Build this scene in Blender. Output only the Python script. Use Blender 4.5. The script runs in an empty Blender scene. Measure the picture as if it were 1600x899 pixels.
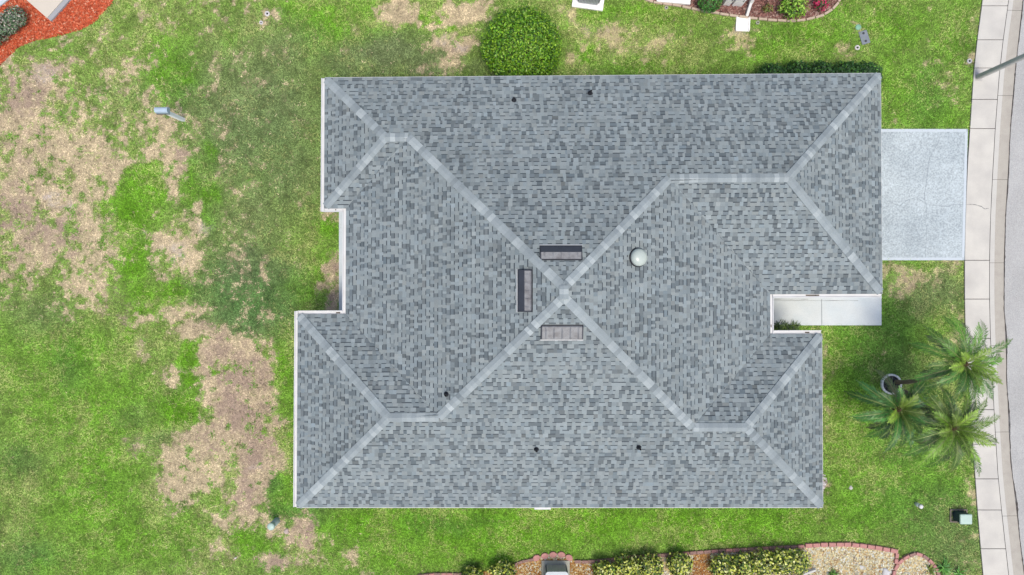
import bpy, math, random
import numpy as np
from mathutils import Vector, Matrix

rnd = random.Random(7)
R = math.radians
scene = bpy.context.scene
COL = scene.collection

# ------------------------------------------------------------------ camera
CAM_H = 25.4                      # metres above the lawn, looking straight down
F_PX = 1067.0                     # focal length in pixels of the 1600 px wide frame
cam_data = bpy.data.cameras.new('camera')
cam_data.sensor_width = 36.0
cam_data.lens = 36.0 * F_PX / 1600.0
cam_data.clip_start = 0.1
cam_data.clip_end = 2000.0
cam = bpy.data.objects.new('camera', cam_data)
cam.location = (0, 0, CAM_H)
COL.objects.link(cam)
scene.camera = cam

# ------------------------------------------------------------------ light
SUN_EL, SUN_AZ = R(70), R(158)    # azimuth clockwise from +Y: from the south-south-east
world = bpy.data.worlds.new('World')
scene.world = world
world.use_nodes = True
wn = world.node_tree
bg = wn.nodes['Background']
sky = wn.nodes.new('ShaderNodeTexSky')
sky.sky_type = 'NISHITA'
sky.sun_disc = False
sky.sun_elevation = SUN_EL
sky.sun_rotation = SUN_AZ
sky.air_density = 1.0
sky.dust_density = 3.0
sky.ozone_density = 1.0
wn.links.new(sky.outputs[0], bg.inputs[0])
bg.inputs[1].default_value = 0.133
sun_data = bpy.data.lights.new('sun', 'SUN')
sun_data.energy = 1.45
sun_data.angle = R(18)
sun_data.color = (1.0, 0.95, 0.83)
sun = bpy.data.objects.new('sun', sun_data)
sd = Vector((math.sin(SUN_AZ) * math.cos(SUN_EL), math.cos(SUN_AZ) * math.cos(SUN_EL), math.sin(SUN_EL)))
sun.rotation_euler = (-sd).to_track_quat('-Z', 'Y').to_euler()
sun.location = sd * 60
COL.objects.link(sun)
vs = scene.view_settings
vs.view_transform = 'Standard'
vs.look = 'None'
vs.exposure = 0.76
vs.gamma = 1.0
vs.use_curve_mapping = False

# ------------------------------------------------------------------ helpers
GAIN = 1.75
def lin(c):
    c = c / 255.0
    return c / 12.92 if c <= 0.04045 else ((c + 0.055) / 1.055) ** 2.4
def C(r, g, b):
    """albedo of a level surface seen as sRGB (r,g,b) under this light"""
    return (lin(r) / GAIN, lin(g) / GAIN, lin(b) / GAIN)
def P(px, py, z=0.0):
    k = (CAM_H - z) / F_PX
    return Vector(((px - 800) * k, -(py - 449.5) * k, z))

def node(nt, t, **kw):
    n = nt.nodes.new(t)
    for a, v in kw.items():
        setattr(n, a, v)
    return n
def mat(name, col=None, rough=0.85, var=0.12, scale=6.0, fine=0.10, fscale=60.0, bump=0.0, bscale=40.0,
        metallic=0.0, spec=0.3, attr=False, tint=None, tintscale=1.5, tintamt=0.0, trans=0.0):
    m = bpy.data.materials.new(name)
    m.use_nodes = True
    nt = m.node_tree
    b = nt.nodes['Principled BSDF']
    b.inputs['Roughness'].default_value = rough
    b.inputs['Metallic'].default_value = metallic
    b.inputs['Specular IOR Level'].default_value = spec
    tc = node(nt, 'ShaderNodeTexCoord')
    if attr:
        a = node(nt, 'ShaderNodeAttribute', attribute_name='Col')
        src = a.outputs['Color']
    else:
        rgb = node(nt, 'ShaderNodeRGB')
        rgb.outputs[0].default_value = (*col, 1)
        src = rgb.outputs[0]
    if tint is not None:
        n0 = node(nt, 'ShaderNodeTexNoise'); n0.inputs['Scale'].default_value = tintscale; n0.inputs['Detail'].default_value = 6
        nt.links.new(tc.outputs['Object'], n0.inputs['Vector'])
        rp = node(nt, 'ShaderNodeValToRGB')
        rp.color_ramp.elements[0].position = 0.42; rp.color_ramp.elements[0].color = (0, 0, 0, 1)
        rp.color_ramp.elements[1].position = 0.68; rp.color_ramp.elements[1].color = (tintamt,) * 3 + (1,)
        nt.links.new(n0.outputs[0], rp.inputs[0])
        mx = node(nt, 'ShaderNodeMix', data_type='RGBA')
        nt.links.new(rp.outputs[0], mx.inputs[0]); nt.links.new(src, mx.inputs[6]); mx.inputs[7].default_value = (*tint, 1)
        src = mx.outputs[2]
    for s, amt, det in ((scale, var, 4), (fscale, fine, 2)):
        if amt <= 0: continue
        n = node(nt, 'ShaderNodeTexNoise'); n.inputs['Scale'].default_value = s; n.inputs['Detail'].default_value = det
        nt.links.new(tc.outputs['Object'], n.inputs['Vector'])
        mr = node(nt, 'ShaderNodeMapRange'); mr.inputs[1].default_value = 0.25; mr.inputs[2].default_value = 0.75
        mr.inputs[3].default_value = 1 - amt; mr.inputs[4].default_value = 1 + amt
        nt.links.new(n.outputs[0], mr.inputs[0])
        mm = node(nt, 'ShaderNodeMix', data_type='RGBA', blend_type='MULTIPLY'); mm.inputs[0].default_value = 1
        nt.links.new(src, mm.inputs[6]); nt.links.new(mr.outputs[0], mm.inputs[7])
        src = mm.outputs[2]
    nt.links.new(src, b.inputs['Base Color'])
    if bump > 0:
        n = node(nt, 'ShaderNodeTexNoise'); n.inputs['Scale'].default_value = bscale; n.inputs['Detail'].default_value = 4
        nt.links.new(tc.outputs['Object'], n.inputs['Vector'])
        bp = node(nt, 'ShaderNodeBump'); bp.inputs['Strength'].default_value = bump; bp.inputs['Distance'].default_value = 0.02
        nt.links.new(n.outputs[0], bp.inputs['Height']); nt.links.new(bp.outputs[0], b.inputs['Normal'])
    if trans > 0:
        b.inputs['Transmission Weight'].default_value = trans
    return m

class MB:
    """collects faces (and a colour for each vertex) and links them as ONE mesh object"""
    def __init__(s): s.v, s.f, s.c = [], [], []
    def add(s, verts, faces, col=(1, 1, 1)):
        o = len(s.v)
        s.v += [tuple(p) for p in verts]
        s.c += [col] * len(verts)
        s.f += [tuple(i + o for i in f) for f in faces]
        return s
    def box(s, c, size, rz=0.0, col=(1, 1, 1), taper=1.0):
        cx, cy, cz = c; sx, sy, sz = [q / 2 for q in size]
        ca, sa = math.cos(rz), math.sin(rz)
        vs_ = []
        for dz, t in ((-sz, 1.0), (sz, taper)):
            for dx, dy in ((-sx, -sy), (sx, -sy), (sx, sy), (-sx, sy)):
                dx *= t; dy *= t
                vs_.append((cx + dx * ca - dy * sa, cy + dx * sa + dy * ca, cz + dz))
        return s.add(vs_, [(3, 2, 1, 0), (4, 5, 6, 7), (0, 1, 5, 4), (1, 2, 6, 5), (2, 3, 7, 6), (3, 0, 4, 7)], col)
    def prism(s, pts, z0, z1, col=(1, 1, 1)):
        n = len(pts)
        return s.add([(p[0], p[1], z0) for p in pts] + [(p[0], p[1], z1) for p in pts],
                     [tuple(range(n - 1, -1, -1)), tuple(range(n, 2 * n))] +
                     [(i, (i + 1) % n, n + (i + 1) % n, n + i) for i in range(n)], col)
    def lathe(s, c, prof, n=24, col=(1, 1, 1), axis=None):
        vs_, fs = [], []
        for r, z in prof:
            for k in range(n):
                a = 2 * math.pi * k / n
                vs_.append(Vector((r * math.cos(a), r * math.sin(a), z)))
        for j in range(len(prof) - 1):
            for k in range(n):
                k2 = (k + 1) % n
                fs.append((j * n + k, j * n + k2, (j + 1) * n + k2, (j + 1) * n + k))
        if prof[-1][0] > 1e-6: fs.append(tuple((len(prof) - 1) * n + k for k in range(n)))
        if prof[0][0] > 1e-6: fs.append(tuple(k for k in range(n - 1, -1, -1)))
        M = Matrix.Identity(3)
        if axis is not None: M = Vector(axis).to_track_quat('Z', 'Y').to_matrix()
        return s.add([M @ v + Vector(c) for v in vs_], fs, col)
    def tube(s, pts, radii, n=8, col=(1, 1, 1)):
        pts = [Vector(p) for p in pts]
        if not isinstance(radii, (list, tuple)): radii = [radii] * len(pts)
        vs_, fs = [], []
        for i, p in enumerate(pts):
            t = (pts[min(i + 1, len(pts) - 1)] - pts[max(i - 1, 0)]).normalized()
            a = t.cross(Vector((0.3, 0.2, 0.93) if abs(t.z) < 0.9 else (1, 0, 0))).normalized(); b = t.cross(a)
            for k in range(n):
                an = 2 * math.pi * k / n
                vs_.append(p + (a * math.cos(an) + b * math.sin(an)) * radii[i])
        for i in range(len(pts) - 1):
            for k in range(n):
                k2 = (k + 1) % n
                fs.append((i * n + k, i * n + k2, (i + 1) * n + k2, (i + 1) * n + k))
        fs.append(tuple(range(n - 1, -1, -1))); fs.append(tuple(range((len(pts) - 1) * n, len(pts) * n)))
        return s.add(vs_, fs, col)
    def mesh(s, name, m, smooth=False, attr=False):
        me = bpy.data.meshes.new(name)
        me.from_pydata(s.v, [], s.f)
        if attr:
            a = me.attributes.new('Col', 'FLOAT_COLOR', 'POINT')
            arr = np.ones((len(s.v), 4), np.float32); arr[:, :3] = np.array(s.c, np.float32)
            a.data.foreach_set('color', arr.ravel())
        me.materials.append(m)
        if smooth: me.polygons.foreach_set('use_smooth', [True] * len(me.polygons))
        me.update()
        return me
    def build(s, name, m, parent=None, smooth=False, attr=False, bevel=0.0):
        o = bpy.data.objects.new(name, s.mesh(name, m, smooth, attr))
        COL.objects.link(o)
        attach(o, parent)
        if bevel > 0:
            bv = o.modifiers.new('bevel', 'BEVEL'); bv.width = bevel; bv.segments = 2; bv.limit_method = 'ANGLE'
        return o

def world_loc(o):
    l = Vector((0, 0, 0))
    if o.type == 'EMPTY': l = Vector(o.location)
    return l
def attach(o, parent):
    """mesh coordinates stay world coordinates"""
    if parent is not None:
        o.parent = parent
        if parent.type == 'EMPTY':
            o.matrix_parent_inverse = Matrix.Translation(-Vector(parent.location))
def tag(o, label, cat=None, group=None, kind=None):
    if label: o['label'] = label
    if cat: o['category'] = cat
    if group: o['group'] = group
    if kind: o['kind'] = kind
    return o
def thing(name, label, cat, loc=(0, 0, 0), group=None):
    o = bpy.data.objects.new(name, None)
    o.empty_display_size = 0.2
    o.location = loc
    COL.objects.link(o)
    return tag(o, label, cat, group)
def structure(o, label=None):
    o['kind'] = 'structure'
    if label: o['label'] = label
    return o

def np_mesh(name, verts, faces_n, material, colors=None, parent=None):
    """verts (N,3); every consecutive faces_n vertices make one face"""
    n = len(verts)
    nf = n // faces_n
    me = bpy.data.meshes.new(name)
    me.vertices.add(n); me.loops.add(n); me.polygons.add(nf)
    me.vertices.foreach_set('co', np.ascontiguousarray(verts, np.float32).ravel())
    me.loops.foreach_set('vertex_index', np.arange(n, dtype=np.int32))
    me.polygons.foreach_set('loop_start', np.arange(0, n, faces_n, dtype=np.int32))
    me.polygons.foreach_set('loop_total', np.full(nf, faces_n, np.int32))
    if colors is not None:
        a = me.attributes.new('Col', 'FLOAT_COLOR', 'POINT')
        arr = np.ones((n, 4), np.float32); arr[:, :3] = colors
        a.data.foreach_set('color', arr.ravel())
    me.materials.append(material)
    me.update()
    o = bpy.data.objects.new(name, me)
    COL.objects.link(o)
    attach(o, parent)
    return o

# ---- numpy value noise
_tabs = {}
def vnoise(x, y, seed):
    if seed not in _tabs: _tabs[seed] = np.random.RandomState(seed).rand(256, 256)
    t = _tabs[seed]
    xi = np.floor(x).astype(int); yi = np.floor(y).astype(int)
    fx = x - xi; fy = y - yi
    fx = fx * fx * (3 - 2 * fx); fy = fy * fy * (3 - 2 * fy)
    a = t[xi % 256, yi % 256]; b = t[(xi + 1) % 256, yi % 256]
    c = t[xi % 256, (yi + 1) % 256]; d = t[(xi + 1) % 256, (yi + 1) % 256]
    return (a * (1 - fx) + b * fx) * (1 - fy) + (c * (1 - fx) + d * fx) * fy
def fbm(x, y, seed, octaves=4):
    s, a, t = 0, 0.5, 0
    for k in range(octaves):
        s = s + a * vnoise(x * 2 ** k + 17.3 * k, y * 2 ** k + 5.1 * k, seed + k); t += a; a *= 0.55
    return s / t
def sstep(a, b, x):
    t = np.clip((x - a) / (b - a), 0, 1)
    return t * t * (3 - 2 * t)
def inside(poly, x, y):
    r = np.zeros(x.shape, bool)
    n = len(poly)
    for i in range(n):
        x1, y1 = poly[i][0], poly[i][1]; x2, y2 = poly[(i + 1) % n][0], poly[(i + 1) % n][1]
        if y1 == y2: continue
        c = ((y1 > y) != (y2 > y)) & (x < (x2 - x1) * (y - y1) / (y2 - y1) + x1)
        r ^= c
    return r
def interp_line(pts, y):
    ys = [p[1] for p in pts]; xs = [p[0] for p in pts]
    return np.interp(y, ys, xs)

# ------------------------------------------------------------------ site layout (ground outlines, in plan)
def G(pts): return [P(x, y) for x, y in pts]
WALK_L = [(1552, -120), (1534, 0), (1526, 60), (1519.5, 122), (1514.5, 200), (1510.5, 260), (1507.5, 330), (1506, 400), (1506, 460), (1507, 510), (1511, 580), (1516, 650), (1520, 710), (1525.5, 790), (1530, 845), (1535, 899), (1548, 1020)]
WALK_R = [(1596, -120), (1575, 0), (1566, 65), (1560, 120), (1554, 200), (1550, 270), (1546.5, 340), (1545, 407), (1545, 470), (1546.5, 530), (1550, 600), (1553, 660), (1558, 740), (1563.5, 795), (1569.5, 850), (1575, 899), (1589, 1020)]
CURB_R = [(1620, -120), (1598, 0), (1591, 65), (1586, 110), (1579, 190), (1575.5, 260), (1571, 335), (1568.5, 410), (1568.5, 470), (1571, 530), (1573.5, 600), (1576.5, 680), (1582, 745), (1588.5, 800), (1594, 850), (1600, 899), (1615, 1020)]
DRIVE = [(1330, 202), (1511.5, 202), (1506, 407), (1330, 407)]
WALKWAY = [(1195, 460), (1376.5, 460), (1376.5, 508.5), (1195, 508.5)]
PATIO = [(530, 300), (600, 300), (600, 500), (530, 500)]
RED_BED = [(-160, 118), (-60, 112), (0, 102), (12, 91), (28, 75), (50, 65), (75, 60), (100, 54), (125, 47), (145, 37), (160, 21), (173, 7), (181, -6), (196, -60), (190, -160), (-160, -160)]
N_BED = [(985, -60), (992, -6), (1020, 4), (1055, 9), (1080, 14), (1110, 20), (1140, 25), (1165, 28), (1190, 31), (1215, 33), (1240, 33.5), (1262, 31.5), (1285, 25), (1300, 15), (1310, 4), (1314, -10), (1320, -60)]
S_BED = [(648, 905), (652, 899), (680, 896), (710, 896), (745, 896), (775, 895), (792, 889), (806, 880), (818, 875), (838, 872), (852, 867), (866, 865), (880, 866), (890, 871), (896, 876), (920, 876.5), (945, 874.5), (975, 870.5), (1010, 868), (1040, 866), (1075, 863), (1110, 860.5), (1150, 858), (1200, 855.5), (1252, 853), (1290, 849.5), (1330, 849.5), (1360, 853), (1402, 861), (1399, 879), (1394, 899), (1392, 960), (640, 960)]
R_BED = [(1392, 960), (1393, 899), (1396, 886), (1404, 876), (1415, 868), (1428, 862), (1438, 865), (1450, 873), (1460, 884), (1467, 899), (1470, 960)]
HOUSE_G = [(545, 160), (1310, 160), (1310, 455), (1185, 455), (1185, 525), (1225, 525), (1225, 755), (505, 755), (505, 480), (560, 480), (560, 340), (545, 340)]
BEDS = [DRIVE, WALKWAY, PATIO, RED_BED, N_BED, S_BED, R_BED, HOUSE_G]

# blobs of the lawn, in plan: (x, y, rx, ry, weight)
DRYB = [(40, 300, 70, 90, .75), (60, 400, 70, 50, .7), (20, 240, 50, 60, .7), (375, 650, 50, 110, .9), (400, 740, 36, 60, .85), (60, 130, 90, 45, .75), (25, 190, 70, 60, .8), (85, 235, 90, 60, .75), (150, 255, 60, 45, .8), (110, 310, 95, 45, .75), (190, 215, 30, 35, .55),
        (235, 195, 30, 22, .7), (250, 245, 45, 22, .85), (262, 215, 20, 28, .7), (190, 120, 40, 35, .6), (215, 60, 30, 20, .5), (160, 380, 55, 50, .85), (130, 430, 60, 40, .7),
        (60, 290, 40, 30, .6), (275, 270, 22, 40, .8), (310, 340, 18, 30, .7), (275, 385, 40, 24, .95), (298, 400, 28, 20, .85), (255, 420, 24, 26, .6), (155, 455, 25, 40, .8), (230, 498, 30, 14, .75),
        (225, 545, 16, 24, .75), (105, 480, 30, 14, .5), (100, 515, 22, 10, .5), (275, 585, 40, 10, .8), (255, 575, 20, 12, .6), (185, 595, 15, 9, .6),
        (285, 490, 45, 16, .75), (300, 520, 30, 20, .85), (330, 555, 25, 30, .9), (352, 540, 40, 25, .85), (385, 555, 35, 30, .9), (330, 600, 22, 45, .9), (372, 615, 35, 55, .95),
        (410, 600, 25, 50, .8), (430, 545, 14, 24, .8), (300, 655, 60, 14, .5), (330, 690, 60, 28, .85), (280, 720, 50, 26, .95), (270, 760, 35, 40, .95), (320, 745, 40, 30, .85), (390, 690, 45, 40, .9), (420, 730, 30, 40, .85),
        (385, 770, 30, 50, .8), (200, 690, 22, 14, .6), (215, 705, 25, 16, .7), (240, 850, 24, 12, .6), (350, 815, 25, 25, .6), (355, 860, 40, 16, .6), (440, 820, 22, 18, .75), (475, 835, 24, 30, .85), (425, 880, 40, 22, .8), (470, 870, 30, 22, .6),
        (300, 885, 40, 18, .5), (60, 765, 50, 40, .4), (40, 820, 40, 40, .4), (20, 690, 30, 25, .35), (110, 690, 30, 40, .35), (420, 490, 15, 30, .6), (515, 425, 18, 34, .85), (500, 440, 16, 20, .8), (490, 378, 16, 14, .5), (525, 470, 12, 40, .8),
        (520, 335, 14, 10, .7), (415, 430, 10, 25, .6), (470, 310, 12, 10, .4), (350, 270, 20, 16, .45), (390, 300, 20, 50, .35), (395, 330, 20, 30, .45), (415, 85, 16, 16, .45), (425, 20, 22, 14, .8), (405, 40, 12, 8, .6),
        (545, 20, 40, 14, .35), (625, 18, 40, 20, .9), (600, 30, 25, 10, .6), (720, 22, 50, 20, .9), (690, 40, 40, 10, .7), (690, 72, 30, 16, .8), (720, 68, 30, 16, .75), (705, 95, 45, 22, .5), (770, 12, 20, 10, .6), (560, 108, 20, 8, .35), (660, 110, 40, 12, .4),
        (885, 25, 16, 14, .55), (895, 45, 18, 20, .45), (950, 60, 55, 20, .65), (1005, 75, 50, 22, .6), (1040, 62, 30, 14, .45), (900, 90, 24, 22, .4), (1035, 100, 22, 12, .5), (1100, 90, 40, 16, .35), (1145, 60, 25, 25, .45), (1165, 60, 16, 16, .7), (1115, 38, 14, 10, .4),
        (1320, 85, 22, 16, .6), (1345, 40, 14, 18, .5), (1360, 25, 20, 14, .3), (1350, 70, 10, 12, .5), (1447, 70, 10, 45, .35), (1480, 150, 22, 40, .3), (1513, 97, 9, 9, .8), (1400, 150, 30, 14, .25), (1525, 40, 8, 50, .3),
        (1440, 430, 60, 18, .65), (1415, 445, 30, 18, .65), (1470, 450, 35, 20, .45), (1490, 420, 18, 14, .5), (1500, 500, 10, 40, .55), (1465, 480, 20, 14, .35), (1290, 550, 12, 30, .5), (1297, 600, 18, 50, .3), (1290, 640, 10, 40, .45),
        (1290, 755, 12, 12, .9), (1355, 785, 20, 14, .35), (1345, 720, 18, 12, .3), (1265, 820, 40, 10, .35), (1300, 700, 18, 30, .3), (1518, 780, 8, 20, .7), (1510, 840, 14, 10, .3), (1505, 885, 25, 14, .45), (1440, 788, 12, 10, .4), (1498, 808, 24, 16, .45),
        (560, 830, 50, 14, .3), (545, 865, 30, 16, .55), (680, 830, 30, 20, .3), (960, 840, 30, 10, .25), (610, 840, 30, 12, .3), (500, 850, 30, 14, .3), (545, 880, 16, 10, .6)]
BARE = [(40, 240, 60, 60, .4), (30, 300, 50, 50, .5), (60, 420, 60, 40, .4), (360, 600, 40, 60, .7), (400, 700, 36, 60, .75), (330, 690, 40, 30, .5), (25, 150, 55, 40, .75), (70, 105, 70, 30, .6), (10, 330, 45, 35, .85), (60, 350, 60, 30, .7), (100, 370, 40, 40, .55), (25, 400, 40, 35, .5), (190, 470, 25, 35, .7), (285, 250, 12, 30, .6), (290, 215, 20, 25, .4),
        (345, 545, 24, 24, .7), (385, 580, 34, 40, .8), (372, 640, 30, 40, .85), (405, 650, 26, 30, .6), (395, 715, 26, 40, .8), (385, 770, 24, 40, .7), (205, 695, 16, 14, .8), (320, 510, 24, 14, .6), (480, 830, 20, 22, .8), (430, 880, 30, 20, .7),
        (455, 845, 20, 12, .6), (515, 425, 14, 30, .7), (525, 465, 10, 35, .6), (700, 75, 30, 12, .6), (570, 100, 50, 20, .35), (1425, 440, 35, 20, .45), (1290, 755, 8, 10, .8), (430, 545, 10, 20, .6), (800, 112, 60, 8, .5)]
LUSH = [(225, 290, 42, 36, 1), (205, 325, 36, 35, 1), (180, 380, 26, 26, .8), (205, 410, 32, 40, 1), (160, 330, 16, 18, .8), (325, 240, 16, 26, .9), (302, 285, 14, 40, .9), (330, 310, 16, 20, 1), (328, 340, 14, 18, .9), (290, 200, 14, 12, .6), (140, 250, 22, 14, .5),
        (270, 110, 40, 55, .75), (290, 125, 18, 14, .9), (360, 60, 10, 18, .6), (215, 460, 22, 14, 1), (230, 490, 18, 8, .9), (280, 455, 40, 18, .8), (205, 525, 10, 20, .9), (297, 560, 14, 26, 1), (288, 595, 10, 14, 1), (280, 640, 36, 26, 1), (335, 575, 8, 14, .8),
        (180, 640, 60, 60, .7), (120, 560, 60, 50, .6), (110, 620, 70, 60, .65), (160, 720, 60, 60, .7), (150, 800, 70, 60, .7), (60, 640, 50, 60, .5), (200, 850, 70, 40, .7), (60, 880, 60, 30, .55), (130, 870, 50, 30, .6), (30, 560, 50, 60, .4), (380, 850, 18, 24, .8), (350, 790, 26, 14, .5), (290, 840, 40, 30, .5),
        (440, 580, 14, 60, .8), (455, 650, 10, 60, .8), (445, 770, 30, 40, .9), (420, 850, 30, 20, .8), (490, 430, 14, 14, .8), (515, 360, 18, 18, .9), (500, 395, 20, 14, .7), (470, 455, 26, 20, .9), (430, 590, 20, 14, .5), (405, 670, 10, 8, .8), (345, 660, 10, 6, .6),
        (500, 40, 34, 36, 1), (465, 15, 26, 18, .8), (560, 15, 30, 16, .5), (675, 25, 20, 12, .8), (585, 55, 26, 14, .45), (705, 47, 5, 6, 1), (930, 30, 40, 10, .5), (990, 15, 60, 12, .7), (1030, 30, 30, 16, .6), (925, 90, 16, 12, .7), (1000, 108, 40, 10, .6),
        (1200, 80, 40, 20, .6), (1260, 60, 50, 24, .7), (1300, 50, 30, 20, .6), (1400, 40, 60, 40, .7), (1420, 150, 50, 50, .6), (1490, 60, 30, 60, .55), (1300, 15, 30, 10, .6), (1060, 110, 60, 10, .6), (1390, 100, 20, 80, .6), (1470, 180, 40, 20, .7),
        (1330, 540, 50, 40, .75), (1390, 520, 60, 40, .6), (1390, 480, 30, 24, .7), (1330, 620, 40, 60, .7), (1350, 720, 60, 60, .75), (1430, 740, 70, 50, .7), (1350, 800, 90, 40, .8), (1450, 820, 60, 50, .45), (1490, 760, 30, 50, .55), (1440, 415, 20, 12, .4), (1490, 480, 20, 20, .4), (1240, 515, 40, 6, .7),
        (600, 820, 120, 26, .95), (760, 830, 120, 40, 1), (900, 820, 140, 34, 1), (1060, 820, 140, 30, 1), (1200, 815, 100, 30, .9), (640, 870, 90, 26, .8), (560, 860, 50, 30, .6), (790, 870, 50, 14, .9)]
DULL = [(400, 180, 110, 110, .7), (440, 90, 60, 50, .6), (450, 260, 60, 70, .6), (350, 150, 60, 60, .55), (600, 85, 70, 30, .8), (540, 100, 60, 24, .6), (660, 95, 60, 26, .7), (400, 330, 50, 70, .6), (390, 440, 60, 60, .9), (380, 490, 60, 40, .9), (340, 370, 40, 60, .4),
        (200, 150, 50, 30, .3), (380, 280, 40, 40, .5), (1460, 460, 60, 30, .6), (250, 690, 40, 14, .4), (210, 650, 30, 14, .3), (1490, 850, 50, 50, .5), (60, 490, 50, 30, .4), (30, 870, 40, 30, .3), (320, 460, 30, 30, .5), (740, 110, 40, 10, .5)]
DARKG = [(390, 470, 60, 50, .9), (350, 440, 40, 30, .6), (1370, 540, 50, 50, .5), (290, 140, 30, 14, .3), (1400, 570, 50, 30, .5), (1440, 700, 80, 40, .4), (420, 760, 20, 24, .7), (460, 800, 40, 20, .6), (30, 720, 30, 24, .5), (60, 870, 50, 20, .4), (1450, 150, 30, 40, .35), (1450, 800, 90, 50, .35), (110, 575, 20, 40, .4), (700, 818, 60, 12, .4), (400, 230, 60, 60, .2)]  # darker turf; the blobs round the palms paint in their cast shadow

WHITEB = [(270, 388, 14, 8, 1), (284, 398, 10, 6, .8), (78, 308, 16, 8, .8), (95, 318, 8, 6, .7), (690, 70, 12, 6, 1), (712, 72, 10, 5, .8), (68, 118, 20, 12, .6), (225, 356, 4, 4, .8), (70, 127, 12, 6, .8), (318, 358, 8, 6, .7), (930, 48, 24, 8, .3), (405, 727, 10, 6, .6), (1165, 52, 14, 5, .6), (1380, 610, 1, 1, 0)]
def blobs(lst, x, y):
    r = np.zeros(x.shape)
    for bx, by, rx, ry, w in lst:
        m = (np.abs(x - bx) < rx * 2.0) & (np.abs(y - by) < ry * 2.0)
        if not m.any(): continue
        d = np.sqrt(((x[m] - bx) / rx) ** 2 + ((y[m] - by) / ry) ** 2)
        r[m] = np.maximum(r[m], w * (1 - sstep(0.2, 1.95, d)))
    return r
def lawn_fields(px, py):
    wx = px + 34 * (fbm(px / 30, py / 30, 11) - .5) + 14 * (fbm(px / 9, py / 9, 15, 2) - .5)
    wy = py + 34 * (fbm(px / 30, py / 30, 21) - .5) + 14 * (fbm(px / 9, py / 9, 25, 2) - .5)
    n1 = fbm(px / 16, py / 16, 31, 4) - .5
    n2 = fbm(px / 55, py / 55, 41, 4) - .5
    n3 = fbm(px / 6, py / 6, 51, 2) - .5
    west = (1 - sstep(300, 560, px)) * (1 - .9 * sstep(470, 540, py) * (1 - sstep(200, 330, px)))
    calm = sstep(480, 540, py) * (1 - sstep(220, 330, px))          # smooth turf of the south west lawn
    dull0 = blobs(DULL, wx, wy)
    dry = np.maximum(blobs(DRYB, wx, wy), 0.09 + 0.26 * west + .17 * (1 - sstep(110, 240, px)) * sstep(70, 110, py) * (1 - sstep(420, 480, py)))
    dry = dry + (n1 * 1.0 + n2 * 0.5 + n3 * .65) * (1 - .55 * calm) * (1 - .35 * dull0) * (1 - .45 * sstep(.55, .85, dry)) + .03 - .2 * calm + .12 * sstep(.5, .9, dry)
    lush = blobs(LUSH, wx, wy)
    dry = sstep(.24, .95, dry - 0.38 * sstep(.35, .8, lush))
    bare = sstep(.25, .95, blobs(BARE, wx, wy) + n1 * .6 + n3 * .5)
    lush_ = np.clip(0.22 + 0.78 * lush + n2 * .7 + n1 * .25, 0, 1)
    dull = np.clip(blobs(DULL, wx, wy) + n2 * .3, 0, 1)
    dark = np.clip(blobs(DARKG, wx, wy) + n2 * .2, 0, 1)
    global WB
    WB = blobs(WHITEB, wx, wy) * (.6 + n1 + n3)
    return dry, bare, lush_, dull, dark
cA = np.array
GREEN_LUSH, GREEN_MID, GREEN_DULL, GREEN_DARK = cA(C(126, 184, 50)), cA(C(140, 168, 84)), cA(C(126, 138, 100)), cA(C(96, 140, 72))
STRAW, SOIL, PALE = cA(C(234, 214, 174)), cA(C(192, 168, 148)), cA(C(212, 214, 138))
BLEACH = cA(C(226, 214, 208))
def mix(a, b, t): return a * (1 - t[:, None]) + b * t[:, None]

# ------------------------------------------------------------------ lawn sheet (reaches far beyond the frame)
m_lawn = mat('lawn_ground', attr=True, rough=0.95, var=.18, scale=9, fine=.35, fscale=34, bump=.5, bscale=30, spec=.1)
fx = np.arange(-21.5, 21.51, 0.085); fy = np.arange(-13, 13.01, 0.085)
far = np.array([1.5, 4, 9, 18, 40, 90, 200, 420])
gx = np.concatenate([-(21.5 + far)[::-1], fx, 21.5 + far]); gy = np.concatenate([-(13 + far)[::-1], fy, 13 + far])
GX, GY = np.meshgrid(gx, gy)
pxx = (GX.ravel() * F_PX / CAM_H) + 800; pyy = 449.5 - GY.ravel() * F_PX / CAM_H
dry, bare, lush, dull, dark = lawn_fields(pxx, pyy)
colr = mix(mix(np.tile(GREEN_MID, (len(pxx), 1)), GREEN_LUSH, lush), GREEN_DULL, dull)
colr = mix(colr, GREEN_DARK, dark) * 0.72
colr = mix(mix(mix(colr, STRAW * .82, dry), SOIL * .9, bare * (.35 + .65 * dry)), BLEACH, np.clip(WB, 0, 1))
nx_, ny_ = len(gx), len(gy)
me = bpy.data.meshes.new('lawn')
vv = np.zeros((nx_ * ny_, 3), np.float32); vv[:, 0] = GX.ravel(); vv[:, 1] = GY.ravel()
idx = np.arange(nx_ * ny_).reshape(ny_, nx_)
quads = np.stack([idx[:-1, :-1], idx[:-1, 1:], idx[1:, 1:], idx[1:, :-1]], -1).reshape(-1, 4).astype(np.int32)
me.vertices.add(len(vv)); me.loops.add(quads.size); me.polygons.add(len(quads))
me.vertices.foreach_set('co', vv.ravel()); me.loops.foreach_set('vertex_index', quads.ravel())
me.polygons.foreach_set('loop_start', np.arange(0, quads.size, 4, dtype=np.int32)); me.polygons.foreach_set('loop_total', np.full(len(quads), 4, np.int32))
at = me.attributes.new('Col', 'FLOAT_COLOR', 'POINT')
arr = np.ones((len(vv), 4), np.float32); arr[:, :3] = colr
at.data.foreach_set('color', arr.ravel())
me.materials.append(m_lawn); me.update()
lawn = bpy.data.objects.new('lawn', me); COL.objects.link(lawn)
structure(lawn, 'patchy lawn, green with straw coloured dry patches and bare soil')

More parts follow.
